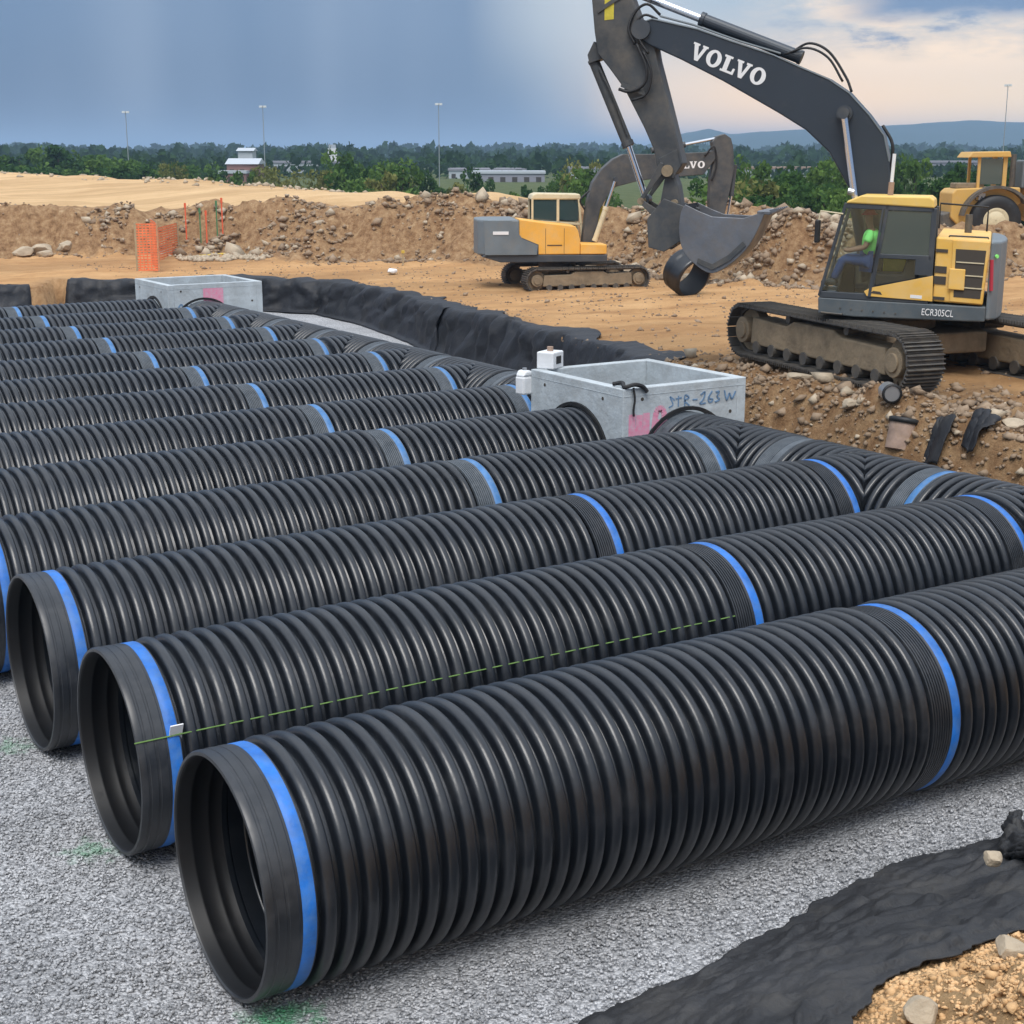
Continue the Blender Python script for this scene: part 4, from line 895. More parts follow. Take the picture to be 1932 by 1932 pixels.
MB().box(-1.78, -1.56, 1.471, 1.474, 1.40, 1.45).build('decal', M['white'], ex)
# counterweight: rounded in plan
cwp = [(-2.95, 1.40), (-3.02, 1.38), (-3.14, 1.15), (-3.22, .7), (-3.25, 0), (-3.22, -.7), (-3.14, -1.15), (-3.02, -1.38), (-2.95, -1.40)]
cw = MB().prism(cwp, 1.16, 2.31, 'z').build('counterweight', M['cwgrey'], ex, bevel=.05)
MB().cyl((-3.02, 1.405, 1.60), (-2.99, 1.405, 2.05), .028, n=8).build('red_strip', M['red'], cw)
MB().cyl((-3.06, 1.34, 2.1), (-3.085, 1.36, 2.1), .03, n=10).build('reflector', M['vest'], cw)
MB().tube([(-2.2, 1.3, 2.34), (-2.2, 1.3, 2.36), (-2.9, 1.3, 2.36), (-2.9, 1.3, 2.34)], .015, 6).build('handrail', M['black'], ex)
font_part('ECR305CL', .15, .002, M['white'], ex, Matrix(((-.72, 0, 0, -.56), (0, 0, 1, 1.49), (-.06, 1, 0, 1.08), (0, 0, 0, 1))))
# right-hand tank and steps
MB().prism([(.2, 1.3), (.2, 1.75), (-.4, 1.95), (-1.9, 2.0), (-1.9, 1.3)], -1.44, -.45).build('fuel_tank', M['darkgrey'], ex, bevel=.03)
# cab
cabf = 'darkgrey'
roof = MB().prism([(-.20, 2.79), (-.24, 2.83), (-.50, 2.915), (-1.80, 2.925), (-1.88, 2.88), (-1.90, 2.76), (-.9, 2.78)], .40, 1.47).build('cab_roof', M['yellowroof'], ex, bevel=.03)
cab = MB()
def post(p, q, y, w=.06, d=.06):
    (x0, z0), (x1, z1) = p, q; dx, dz = x1 - x0, z1 - z0; l = math.hypot(dx, dz); nx_, nz_ = -dz / l * w / 2, dx / l * w / 2
    cab.prism([(x0 - nx_, z0 - nz_), (x0 + nx_, z0 + nz_), (x1 + nx_, z1 + nz_), (x1 - nx_, z1 - nz_)], y - d, y)
for y in (1.45, .50):
    post((.25, 1.30), (-.20, 2.79), y, .065); post((-.78, 1.32), (-1.02, 2.79), y, .07); post((-1.90, 1.38), (-1.90, 2.76), y, .10)
    post((.25, 1.33), (-1.9, 1.38), y, .10); post((-.2, 2.75), (-1.9, 2.74), y, .08)
post((-.90, 2.0), (-1.9, 2.02), 1.45, .07); post((-1.74, 1.75), (-1.74, 2.0), 1.45, .26)
cab.box(.20, .26, .5, 1.40, 1.30, 1.42).box(-.24, -.18, .5, 1.40, 2.72, 2.78).box(-1.93, -1.88, .5, 1.40, 1.38, 2.1).box(-1.9, .2, .47, 1.42, 1.29, 1.33)
cab.build('cab_frame', M[cabf], ex, bevel=.008)
MB().prism([(-.80, 1.36), (-.95, 2.72), (-.92, 2.74), (-.74, 1.36)], 1.452, 1.475).build('door_pillar', M['darkgrey'], ex)
MB().tube([(-.80, 1.47, 1.75), (-.80, 1.52, 1.78), (-.87, 1.52, 2.15), (-.87, 1.47, 2.18)], .012, 6).build('grab_handle', M['black'], ex)
def pane(name, poly, y, mat='glass'): return MB().prism(poly, y - .006, y).build(name, M[mat], ex)
pane('door_window', [(.19, 1.40), (-.20, 2.72), (-.98, 2.72), (-.77, 1.40)], 1.43)
pane('rear_side_window', [(-1.03, 2.70), (-1.86, 2.70), (-1.86, 2.05), (-.90, 2.04)], 1.435, 'glass_dark')
pane('lower_side_window', [(-.90, 1.96), (-1.62, 1.97), (-1.62, 1.70), (-.85, 1.55)], 1.435, 'glass')
pane('right_side_window', [(.17, 1.45), (-.22, 2.72), (-1.86, 2.72), (-1.86, 1.5)], .50, 'glass')
MB().prism([(.24, 1.42), (.235, 1.42), (-.205, 2.72), (-.20, 2.72)], .52, 1.39).build('windscreen', M['glass'], ex)
MB().box(-1.60, -.95, .60, .80, 1.62, 1.95).build('reflection_panel', M['decalyellow'], ex, bevel=.02)  # box added behind the lower window to stand in for its yellow-green reflection
MAPF = None
MB().prism([(x + .90, z) for x, z in ((-1.25, 1.33), (-.62, 1.33), (-.60, 1.62), (-.68, 1.70), (-1.12, 1.70), (-1.28, 2.35), (-1.40, 2.36), (-1.36, 1.6))], .80, 1.26).build('seat', M['seat'], ex, bevel=.04)
MB().prism([(.85, 1.33), (.55, 1.33), (.58, 1.85), (.68, 1.88)], .6, .72).tube([(.78, 1.0, 1.33), (.70, 1.0, 1.85)], .02, 6).build('console', M['black'], ex)
# mirror, work lamp, antenna
MAPF = MCAB
mi = MB().tube([(-.15, 1.45, 2.62), (.28, 1.62, 2.66), (.34, 1.62, 2.40)], .014, 6).build('mirror_arm', M['cream'], ex)
MB().box(.28, .38, 1.52, 1.70, 2.16, 2.52).build('mirror', M['black'], mi, bevel=.02)
MB().cyl((-.28, .9, 2.94), (-.16, .9, 2.96), .06, n=12).build('work_lamp', M['galv'], ex)
an = MB().cyl((-1.02, 1.0, 2.92), (-1.03, 1.0, 3.12), .045, n=10).build('beacon', M['clay'], ex)
MB().cyl((-1.03, 1.0, 3.12), (-1.05, 1.0, 3.55), .028, n=8).build('beacon_tube', M['whiteplastic'], an)
for k in range(6): MB().cyl((-1.3 + k * .22, 1.45, 1.14), (-1.3 + k * .22, 1.462, 1.14), .014, n=8).build('bolt', M['shoe'], ex)
MB().tube([(.18, 1.47, 1.05), (.18, 1.53, 1.05), (-.25, 1.53, 1.05), (-.25, 1.47, 1.05)], .014, 6).build('step', M['shoe'], ex)
MB().tube([(-1.9, -1.2, 2.34), (-1.9, -1.2, 2.75), (-2.85, -1.2, 2.72), (-2.85, -1.2, 2.33)], .018, 6).build('guard_rail', M['black'], ex)
MB().cyl((-2.5, -.4, 2.33), (-2.5, -.4, 2.62), .06, n=12).build('exhaust', M['shoe'], ex)
MB().tube([(.22, 1.40, 1.5), (-.02, 1.36, 2.1)], .008, 5).build('wiper', M['black'], ex)
# boom
MAPF = MBOOM
bp = [(6.30, 5.86), (6.17, 6.01), (5.88, 6.05), (4.64, 5.78), (3.77, 5.52), (2.73, 5.23), (2.09, 5.0), (1.44, 4.78), (.99, 4.55), (.54, 4.19), (.20, 3.86), (.06, 3.45), (-.02, 2.93), (-.22, 1.75), (-.1, 1.55), (.15, 1.5),
      (.32, 1.65), (.76, 2.83), (1.12, 3.27), (1.36, 3.57), (1.91, 3.94), (2.55, 4.23), (3.95, 4.82), (5.07, 5.25), (5.95, 5.56), (6.25, 5.70)]
boom = MB().prism(bp, -.28, .28).build('boom', M['boomgrey'], ex, bevel=.025)
MB().cyl((1.06, -.36, 4.20), (1.06, .36, 4.20), .13, n=22).build('boom_pin', M['darkgrey'], boom)
MB().cyl((6.18, -.34, 5.86), (6.18, .34, 5.86), .16, n=22).build('boom_pin', M['darkgrey'], boom)
# edge flanges
for poly in (bp[1:12],):
    mb = MB()
    for a, b in zip(poly[:-1], poly[1:]):
        mb.cyl((a[0], .285, a[1] - .02), (b[0], .285, b[1] - .02), .012, n=6)
    mb.build('weld_bead', M['cwgrey'], boom)
o_, q_ = Vector(mapv((4.86, .28, 5.27))), Vector(mapv((2.93, .28, 4.67)))
d_ = (q_ - o_).normalized(); slab_text(boom, 'VOLVO', o_ + Vector((0, .003, 0)), d_, (d_.z, 0, -d_.x) if d_.x < 0 else d_, (0, 1, 0), (q_ - o_).length / 5.24, .27, (q_ - o_).length / 5.24 * .06, M['white'])
cylinder_part(ex, 'boom_cylinder', (.35, .44, 1.5), (.70, .44, 2.75), (1.06, .44, 4.20), .10, .058)
cylinder_part(ex, 'boom_cylinder', (.35, -.44, 1.5), (.70, -.44, 2.75), (1.06, -.44, 4.20), .10, .058)
cylinder_part(ex, 'arm_cylinder', (2.14, 0, 5.16), (4.66, 0, 5.97), (6.6, 0, 6.62), .105, .065, 'boomgrey')
hose(ex, [(2.35, .1, 5.25), (1.95, .12, 5.38), (1.5, .12, 5.22), (1.1, .14, 4.8), (.95, .16, 4.55)], .022)
hose(ex, [(2.5, .16, 5.22), (1.98, .2, 5.30), (1.5, .2, 5.12), (1.15, .2, 4.72)], .02)
hose(ex, [(.25, .15, 4.0), (.02, .2, 3.7), (.02, .2, 3.3), (.0, .2, 2.9)], .028)
for q in (.1, .18): MB().tube([(2.6, q, 5.24), (3.6, q, 5.50), (4.8, q, 5.86), (5.7, q, 6.08)], .018, 6).build('steel_line', M['cwgrey'], boom)
hose(ex, [(5.7, .15, 6.1), (6.05, .2, 6.32), (6.4, .22, 6.2), (6.55, .28, 5.9), (6.35, .3, 5.6)], .025)
hose(ex, [(5.75, .22, 6.02), (6.1, .27, 6.12), (6.35, .3, 5.95), (6.2, .32, 5.65), (5.95, .32, 5.4)], .022)
hose(ex, [(6.3, .30, 5.6), (6.0, .33, 5.15), (6.05, .33, 4.85), (6.45, .33, 4.72), (6.8, .3, 4.78)], .028)
hose(ex, [(6.1, .32, 5.45), (5.85, .34, 5.05), (5.98, .34, 4.66), (6.4, .34, 4.55)], .022)
MB().prism([(6.0, 4.62), (6.75, 4.82), (6.72, 4.90), (6.05, 4.72)], .26, .31).build('weld_plate', M['armgrey'], ex)
ap = [(7.66, 7.1), (7.72, 6.64), (7.61, 5.93), (7.50, 5.50), (7.14, 5.20), (6.67, 4.78), (6.06, 4.02), (5.77, 3.60), (5.66, 3.20), (5.52, 3.08), (5.32, 3.10), (5.10, 3.20), (4.96, 3.36), (5.13, 3.82), (5.41, 4.5), (5.74, 5.28), (5.80, 5.50), (6.25, 6.02), (6.52, 6.50), (6.9, 7.3), (7.3, 7.4)]
arm = MB().prism(ap, -.22, .22).build('arm', M['armgrey'], ex, bevel=.02)
MB().box(7.02, 7.30, .222, .226, 6.12, 6.62).build('warning_decal', M['decalyellow'], arm)
MB().cyl((5.36, -.30, 3.22), (5.36, .30, 3.22), .10, n=18).build('arm_pin', M['trackframe'], arm)
MB().prism([(7.40, 5.40), (7.80, 5.34), (7.86, 5.50), (7.66, 5.75)], -.14, .14).build('cylinder_bracket', M['armgrey'], arm)
cylinder_part(ex, 'bucket_cylinder', (7.73, 0, 5.40), (6.60, 0, 3.68), (6.05, 0, 2.66), .095, .052, 'armgrey')
MB().tube([(7.5, .14, 5.25), (7.0, .14, 4.6), (6.6, .12, 3.9)], .018, 6).build('steel_line', M['armgrey'], ex)
lk = MB()
for y in (-.26, .24):
    lk.prism([(6.10, 2.70), (6.12, 2.58), (5.50, 3.16), (5.48, 3.36), (5.58, 3.38)], y, y + .03)
    lk.prism([(6.10, 2.68), (6.06, 2.55), (5.46, 2.18), (5.38, 2.28), (5.44, 2.42)], y + .035, y + .06)
lk.build('bucket_link', M['armgrey'], ex, bevel=.01)
MB().prism([(5.46, 3.10), (5.58, 2.60), (5.52, 2.28), (5.48, 1.86), (5.34, 1.74), (5.05, 1.84), (4.98, 2.2), (4.96, 2.5), (5.08, 2.95), (5.28, 3.3)], -.19, .19).build('quick_coupler', M['armgrey'], ex, bevel=.03)
for x_, z_ in ((5.32, 2.02), (5.15, 2.62), (6.10, 2.63), (5.52, 2.30)): MB().cyl((x_, -.30, z_), (x_, .30, z_), .06, n=14).build('pin', M['trackframe'], ex)
MB().prism([(5.62, 3.45), (5.50, 3.12), (5.20, 3.08), (5.02, 3.30), (5.12, 3.62)], .222, .25).build('arm_tip_plate', M['armgrey'], arm, bevel=.006)
MB().prism([(7.5, 6.35), (6.75, 6.6), (6.72, 6.52), (7.5, 6.27)], .222, .245).build('weld_plate', M['armgrey'], arm)
MB().prism([(6.55, 5.75), (6.32, 5.55), (6.2, 5.75), (6.42, 6.0)], .222, .26).build('stop_plate', M['armgrey'], arm)
# bucket: two cheeks, curved shell, cutting edge, teeth
MAPF = MBUCKET
shell = curve_pts([(2.42, 2.56), (2.62, 2.18), (2.85, 1.88), (3.22, 1.60), (3.68, 1.40), (4.10, 1.52), (4.46, 1.78), (4.58, 2.10), (4.55, 2.45), (4.44, 2.62)], 4)
sh2 = [(p[0], p[1]) for p in shell]
cheek = [(p[0], p[1]) for p in shell] + [(4.05, 2.50), (3.72, 2.42), (2.95, 2.42)]
bk_ = MB()
for y in (-.58, .54): bk_.prism(cheek, y, y + .04)
bo = bk_.build('bucket_cheeks', M['bucket'], ex, bevel=.008)
s_ = MB(); m = len(sh2)
cx_, cz_ = 3.6, 2.1
inn = [(p[0] + (cx_ - p[0]) * .05, p[1] + (cz_ - p[1]) * .07) for p in sh2]
vs = [mapv((a, y, b)) for y in (-.54, .54) for a, b in sh2 + inn]; fs = []
for i in range(m - 1): fs += [(i, i + 1, 2 * m + i + 1, 2 * m + i), (m + i, 3 * m + i, 3 * m + i + 1, m + i + 1), (i, m + i, m + i + 1, i + 1), (2 * m + i, 2 * m + i + 1, 3 * m + i + 1, 3 * m + i)]
s_.add(vs, fs); s_.build('bucket_shell', M['bucket'], ex, smooth=False)
MB().box(2.30, 2.62, -.58, .58, 2.50, 2.56).build('cutting_edge', M['bucket'], ex, bevel=.01)
for y in (.585,): MB().prism([(2.85, 1.94), (3.22, 1.66), (3.68, 1.46), (4.08, 1.56), (4.05, 1.66), (3.68, 1.57), (3.28, 1.76), (2.93, 2.02)], y, y + .018).build('wear_plate', M['armgrey'], bo, bevel=.004)
for k in range(5):
    y = -.48 + k * .24; MB().prism([(2.34, 2.49), (2.34, 2.58), (2.12, 2.62), (2.10, 2.605)], y - .05, y + .05).build('tooth', M['bucket'], ex)
for y in (-.34, .28): MB().prism([(4.30, 2.52), (4.46, 2.0), (5.05, 1.70), (5.50, 1.76), (5.56, 2.3), (5.10, 2.70)], y, y + .06).build('bucket_ear', M['armgrey'], ex, bevel=.01)
MAPF = None
# operator: one continuous body
def skin_body(name, joints, edges, mat, parent):
    me_ = bpy.data.meshes.new(name); me_.from_pydata([j[0] for j in joints], edges, []); o = bpy.data.objects.new(name, me_); COL.objects.link(o); o.parent = parent
    o.modifiers.new('skin', 'SKIN'); sv = me_.skin_vertices[0].data
    for v, j in zip(sv, joints): v.radius = (j[1], j[1] if len(j) < 3 else j[2]); v.use_root = False
    sv[0].use_root = True; ss = o.modifiers.new('s', 'SUBSURF'); ss.levels = ss.render_levels = 2; me_.materials.append(mat); return o
pe = empty('person', (0, 0, 0), label='excavator operator in a hi-vis green vest and blue jeans seated in the near cab', cat='person')
pe.matrix_world = Matrix.Translation((NX, NY, NZ)) @ Matrix.Rotation(math.radians(130), 4, 'Z') @ Matrix.Translation((.24, 1.12, 1.86)) @ Matrix.Scale(.93, 4)
J = [((0, 0, .06), .15, .17), ((.02, 0, .28), .14, .16), ((.05, 0, .46), .14, .19), ((.07, 0, .56), .06), ((.10, 0, .64), .055), ((.12, 0, .74), .095, .085), ((.11, 0, .82), .07),
     ((.05, .20, .50), .065), ((.14, .25, .26), .05), ((.42, .22, .20), .038), ((.50, .21, .22), .034),
     ((.05, -.20, .50), .065), ((.14, -.25, .26), .05), ((.42, -.22, .20), .038), ((.50, -.21, .22), .034)]
body = skin_body('body', J, [(0, 1), (1, 2), (2, 3), (3, 4), (4, 5), (5, 6), (2, 7), (7, 8), (8, 9), (9, 10), (2, 11), (11, 12), (12, 13), (13, 14)], M['skin'], pe)
skin_body('jeans', [((0, 0, .02), .165, .18), ((.10, .11, .02), .11), ((.50, .15, .06), .085), ((.66, .15, -.30), .062), ((.10, -.11, .02), .11), ((.50, -.15, .06), .085), ((.66, -.15, -.30), .062)], [(0, 1), (1, 2), (2, 3), (0, 4), (4, 5), (5, 6)], M['jeans'], pe)
skin_body('vest', [((0, 0, .10), .19, .20), ((.03, 0, .30), .20, .21), ((.05, 0, .47), .17, .225), ((.055, 0, .53), .10, .13), ((.05, .21, .49), .085), ((.11, .25, .33), .075), ((.05, -.21, .49), .085), ((.11, -.25, .33), .075)], [(0, 1), (1, 2), (2, 3), (2, 4), (4, 5), (2, 6), (6, 7)], M['vest'], pe)
MB().cyl((0, 0, 0), (0, 0, .02), .135, n=18).cyl((0, 0, .02), (0, 0, .10), .115, .06, n=18).xform(Matrix.Translation((.11, 0, .80))).build('hard_hat', M['red'], pe, smooth=True)
for y in (.15, -.15): MB().box(.60, .86, y - .05, y + .05, -.40, -.31).build('boot', M['black'], pe, bevel=.03)

# short black pipe offcut lying under the bucket
e = empty('pipe_offcut', (28.3, 34.9, ground_z(28.3, 34.9) + .60), 0, label='short black pipe ring lying tilted under the bucket', cat='pipe offcut')
e.rotation_euler = (0, math.radians(24), math.radians(274))
V, F = lathe([(-.50, .56), (-.50, .62), (-.42, .67), (-.34, .62), (-.26, .67), (-.22, .62), (-.14, .67), (-.06, .62), (.02, .67), (.10, .62), (.18, .67), (.24, .62), (.24, .56)], 40)
link('ring', npmesh('ring', V, F), M['hdpe'], e, smooth=True)
V, F = lathe([(-.505, .565), (.235, .565)], 40); link('liner', npmesh('liner', V, F), M['hdpe_inner'], e, smooth=True)

# ---- farther excavator: faces right, we see its right side (-Y)
fe = empty('excavator', (28.14, 40.7, 1.0), math.radians(90 - 116.6), label='smaller far excavator with orange side panels, facing right behind the bucket', cat='excavator')
T2 = math.radians(11)
make_track(fe, 4.3, .82, .55, -1.12, T2, pieces=False); make_track(fe, 4.3, .80, .55, 1.25, T2, pieces=False)
o = MB().box(-1.0, 1.0, -.9, .9, .35, .7).build('undercarriage', M['trackframe'], fe, bevel=.04)
MB().cyl((-.6, 0, .7), (-.6, 0, .95), .62, n=28).build('slew_ring', M['shoe'], fe)
MB().prism([(.86, 1.20), (.86, .98), (-2.6, .98), (-3.2, 1.16), (-3.1, 1.22)], -1.33, 1.33).build('deck_frame', M['darkgrey'], fe, bevel=.02)
cwq = [(-2.0, -1.36), (-3.0, -1.36), (-3.3, -.9), (-3.36, 0), (-3.3, .9), (-3.0, 1.36), (-2.0, 1.36)]
cw2 = MB().prism(cwq, 1.20, 2.32, 'z').build('counterweight', M['cwgrey'], fe, bevel=.05)
sidepanel('corner_panel', [(-2.25, 2.30), (-2.0, 1.86), (-1.9, 1.72), (-1.40, 1.52), (-1.44, 1.22), (-3.1, 1.22), (-3.15, 2.30)], M['cwgrey'], .03, -1.40, cw2)
MB().prism([(-2.0, 2.34), (-1.12, 2.22), (-.2, 2.12), (-.1, 1.98), (-.03, 1.67), (-.03, 1.22), (-2.0, 1.22)], -1.33, .2).build('engine_housing', M['orange'], fe, bevel=.03)
sidepanel('corner_panel', [(-2.02, 1.80), (-1.38, 1.54), (-1.38, 1.22), (-2.02, 1.22)], M['darkgrey'], .02, -1.352, fe)
MB().prism([(-.02, 1.56), (.84, 1.53), (.84, 1.22), (-.02, 1.22)], -1.33, -.3).build('tool_box', M['orange'], fe, bevel=.03)
for x in (-1.15, -.55): MB().box(x - .006, x + .006, -1.337, -1.333, 1.25, 2.05).build('panel_seam', M['grille'], fe)
MB().box(-1.1, -.62, -1.342, -1.333, 1.50, 1.53).build('panel_seam', M['grille'], fe)
MB().box(-2.85, -2.35, -1.416, -1.40, 1.86, 1.96).build('decal', M['white'], cw2)
MB().box(-1.95, -1.62, -1.377, -1.372, 1.35, 1.42).build('decal', M['white'], fe)
MB().prism([(-1.46, 2.90), (-1.40, 3.06), (-1.25, 3.11), (.18, 3.08), (.22, 2.9)], .25, 1.30).build('cab_roof', M['cream'], fe, bevel=.04)
cab = MB()
for y in (.32, 1.30):
    post((-1.40, 1.3), (-1.40, 2.92), y, .07); post((-.55, 1.3), (-.55, 2.92), y, .09); post((.30, 1.3), (.14, 2.92), y, .07); post((-1.4, 2.2), (.25, 2.1), y, .08)
cab.box(-1.42, .28, .28, 1.30, 1.2, 1.45)
cab.build('cab_frame', M['cream'], fe, bevel=.01)
for a, b in ((-1.37, -.60), (-.50, .15)): MB().prism([(a, 2.25), (b, 2.2), (b, 2.90), (a, 2.90)], .30, .306).build('side_window', M['glass_dark'], fe)
MB().prism([(-1.37, 1.5), (.2, 1.5), (.12, 2.9), (-1.37, 2.9)], 1.28, 1.286).build('side_window', M['glass_dark'], fe)
MB().box(-.95, -.55, .6, 1.05, 1.45, 2.5).build('seat', M['seat'], fe, bevel=.04)
fb = [(.20, 1.5), (.34, 2.81), (.52, 3.46), (.81, 3.88), (1.18, 4.2), (1.52, 4.36), (2.58, 4.36), (4.30, 4.42), (4.62, 4.50), (4.66, 4.30), (4.45, 4.05), (4.19, 3.70), (2.74, 3.60), (2.01, 3.50), (1.54, 3.38), (1.29, 3.32), (1.06, 3.10), (.78, 2.6), (.60, 1.5)]
fbo = MB().prism(fb, -.25, .25).build('boom', M['armgrey'], fe, bevel=.02)
slab_text(fbo, 'VOLVO', (2.95, -.25, 3.88), (.985, 0, .03), (0, 0, 1), (0, -1, 0), .24, .22, .03, M['white'])
fa = MB().prism([(4.45, 4.74), (4.60, 4.92), (4.87, 5.0), (5.08, 4.86), (5.16, 4.6), (5.22, 3.92), (5.10, 3.17), (4.95, 2.42), (4.70, 2.1), (4.48, 2.2), (4.42, 2.9), (4.44, 3.6), (4.56, 4.3)], -.2, .2).build('arm', M['armgrey'], fe, bevel=.02)
cylinder_part(fe, 'arm_cylinder', (2.5, 0, 4.48), (3.6, 0, 4.66), (4.66, 0, 4.86), .085, .05, 'armgrey')
cylinder_part(fe, 'boom_cylinder', (.58, -.42, 1.6), (.95, -.42, 2.69), (1.24, -.42, 3.56), .085, .05, 'cream')
cylinder_part(fe, 'boom_cylinder', (.58, .42, 1.6), (.95, .42, 2.69), (1.24, .42, 3.56), .085, .05, 'decalyellow')
cylinder_part(fe, 'bucket_cylinder', (5.28, 0, 4.0), (5.2, 0, 3.0), (5.1, 0, 2.3), .08, .045, 'armgrey')
hose(fe, [(.25, -.3, 2.6), (.1, -.35, 2.9), (.4, -.3, 3.2)], .03); hose(fe, [(4.2, -.27, 4.3), (4.5, -.3, 4.6), (4.6, -.28, 4.0), (4.45, -.28, 3.5)], .03)
MB().prism([(4.30, 2.3), (5.0, 2.25), (5.25, 1.9), (5.1, 1.4), (4.6, 1.2), (4.1, 1.35), (4.05, 1.5)], -.5, .5).build('bucket', M['bucket'], fe, bevel=.03)
MB().box(-.35, .0, 1.3, 1.38, 1.9, 2.3).build('mirror', M['black'], fe)

# ------------------------------------------------------------------ yellow scraper behind the spoil bank
sc_ = empty('wheel_scraper', (48.9, 41.4, 1.75), math.radians(148), label='faded yellow wheeled scraper behind the near cab at the right edge', cat='scraper')
sc_.scale = (1.15, 1.15, 1.12)
MB().prism([(-.9, 1.5), (-.85, 2.05), (.1, 2.05), (1.35, 2.0), (1.5, 1.85), (1.5, 1.0), (1.1, .6), (.75, .75), (.5, 1.05), (.0, 1.35), (-.5, 1.2)], -.7, .85).build('hood', M['catyellow'], sc_, bevel=.04)
MB().prism([(1.5, 1.2), (1.75, 1.1), (1.75, .5), (1.3, .3), (.9, .45), (1.1, .7)], -.6, .7).build('front_frame', M['shoe'], sc_, bevel=.04)
MB().box(.35, .58, .851, .86, 1.5, 1.85).build('decal', M['white'], sc_)
font_part('CAT', .24, .003, M['black'], sc_, Matrix(((-1, 0, 0, .72), (0, 0, 1, .866), (0, 1, 0, 1.58), (0, 0, 0, 1))))
for sx_ in (0.0, -3.4):
    for sy_ in (.9, -.9):
        V, F = lathe([(-.22, .45), (-.26, .60), (-.24, .84), (-.15, .90), (.15, .90), (.24, .84), (.26, .60), (.22, .45)], 36)
        w_ = link('wheel', npmesh('wheel', V, F), M['black'], sc_, smooth=True, loc=(sx_, sy_, .90), rot=(0, 0, math.pi / 2)); 
        V, F = lathe([(-.2, .02), (-.2, .30), (-.14, .36), (-.22, .45), (.22, .45), (.14, .36), (.2, .30), (.2, .02)], 28); link('rim', npmesh('rim', V, F), M['cream'], w_, smooth=False)
arch = [(1.0 * math.cos(a) * 1.15, .9 + math.sin(a) * 1.12) for a in np.linspace(.15, 2.6, 14)]; arch2 = [(x * 1.09, .9 + (z - .9) * 1.09) for x, z in arch]
MB().prism(arch2 + arch[::-1], .75, 1.2).build('mudguard', M['shoe'], sc_)
MB().prism([(-1.2, 1.0), (-1.1, 2.5), (-2.0, 2.75), (-4.2, 2.75), (-4.6, 1.2), (-2.2, .6)], -1.2, 1.0).build('bowl', M['catyellow'], sc_, bevel=.04)
for y in (-.5, .6):
    for x_, w_, d_ in ((.55, .09, .09), (-.35, .14, .12)):
        cab = MB(); post((x_, 2.0), (x_, 3.15), y, w_, d_); cab.build('cab_post', M['catyellow'], sc_)
MB().prism([(1.0, 3.08), (.85, 3.28), (-.45, 3.30), (-.5, 3.1)], -.65, .75).build('cab_roof', M['catyellow'], sc_, bevel=.03)
MB().box(-.3, .5, .55, .56, 2.15, 3.05).build('side_window', M['glass_dark'], sc_)
MB().cyl((-.75, .2, 2.0), (-.75, .2, 3.2), .10, n=12).build('exhaust', M['shoe'], sc_)
MB().box(-1.5, -1.0, -.3, .5, 2.0, 3.0).build('air_cleaner', M['cwgrey'], sc_, bevel=.06)
MB().box(.3, 1.3, -.2, .5, 2.0, 2.2).build('toolbox', M['trackframe'], sc_, bevel=.04)

# ------------------------------------------------------------------ fence, stakes, small site things
fn = empty('safety_fence', (18.0, 55.0, ground_z(18, 55)), 0, label='orange plastic mesh fence standing in front of the spoil bank', cat='safety fence')
def mesh_panel(p, q, h, name):
    """net of strands between two points"""
    p = np.array(p, float); q = np.array(q, float); L_ = np.linalg.norm(q - p); mb = MB(); n = int(L_ / .13); d = (q - p) / L_
    for i in range(n + 1):
        c = p + (q - p) * i / n; wv = .03 * math.sin(i * 1.3); mb.add([(c[0] - d[0] * .022 + wv * d[1], c[1] - d[1] * .022 - wv * d[0], 0), (c[0] + d[0] * .022 + wv * d[1], c[1] + d[1] * .022 - wv * d[0], 0), (c[0] + d[0] * .022 + wv * d[1], c[1] + d[1] * .022 - wv * d[0], h), (c[0] - d[0] * .022 + wv * d[1], c[1] - d[1] * .022 - wv * d[0], h)], [(0, 1, 2, 3)])
    for j in range(int(h / .10) + 1):
        z = j * .10; ln = [];
        for i in range(n):
            a = p + (q - p) * i / n; b = p + (q - p) * (i + 1) / n; wa = .03 * math.sin(i * 1.3); wb = .03 * math.sin((i + 1) * 1.3)
            mb.add([(a[0] + wa * d[1], a[1] - wa * d[0], z), (b[0] + wb * d[1], b[1] - wb * d[0], z), (b[0] + wb * d[1], b[1] - wb * d[0], z + .055), (a[0] + wa * d[1], a[1] - wa * d[0], z + .055)], [(0, 1, 2, 3)])
    return mb.build(name, M['orangemesh'], fn)
mesh_panel((0, 0), (.72, -.35), 1.75, 'mesh_panel'); mesh_panel((.72, -.35), (1.7, 3.2), 1.7, 'mesh_panel'); mesh_panel((1.7, 3.2), (4.5, 8.0), 1.35, 'mesh_panel')
for x, y, h in ((0, 0, 1.8), (.72, -.35, 1.85), (1.7, 3.2, 1.75), (4.5, 8.0, 1.4)): MB().box(x - .03, x + .03, y - .03, y + .03, -.2, h).build('post', M['wood'], fn)
for k, (x, y, h, mt, l) in enumerate([(22.9, 63.0, 1.75, 'orangestake', 'tall orange survey stake nearest the fence'), (23.25, 62.2, 1.5, 'greenstake', 'green survey stake second from the fence'), (23.45, 62.0, 1.45, 'orangestake', 'thin orange stake between two green stakes'),
                                      (23.9, 61.9, 1.65, 'greenstake', 'green survey stake fourth from the fence'), (24.15, 61.9, 1.6, 'orangestake', 'last orange survey stake to the right of the green ones')]):
    g = ground_z(x, y); e = empty('survey_stake', (x, y, g), label=l, cat='stake', group='survey stakes by the fence')
    MB().box(-.024, .024, -.02, .02, -.2, h).build('shaft', M[mt], e); MB().box(-.04, .04, -.03, .03, h - .22, h + .0).build('flag', M['orangestake' if mt == 'orangestake' else 'greenstake'], e)
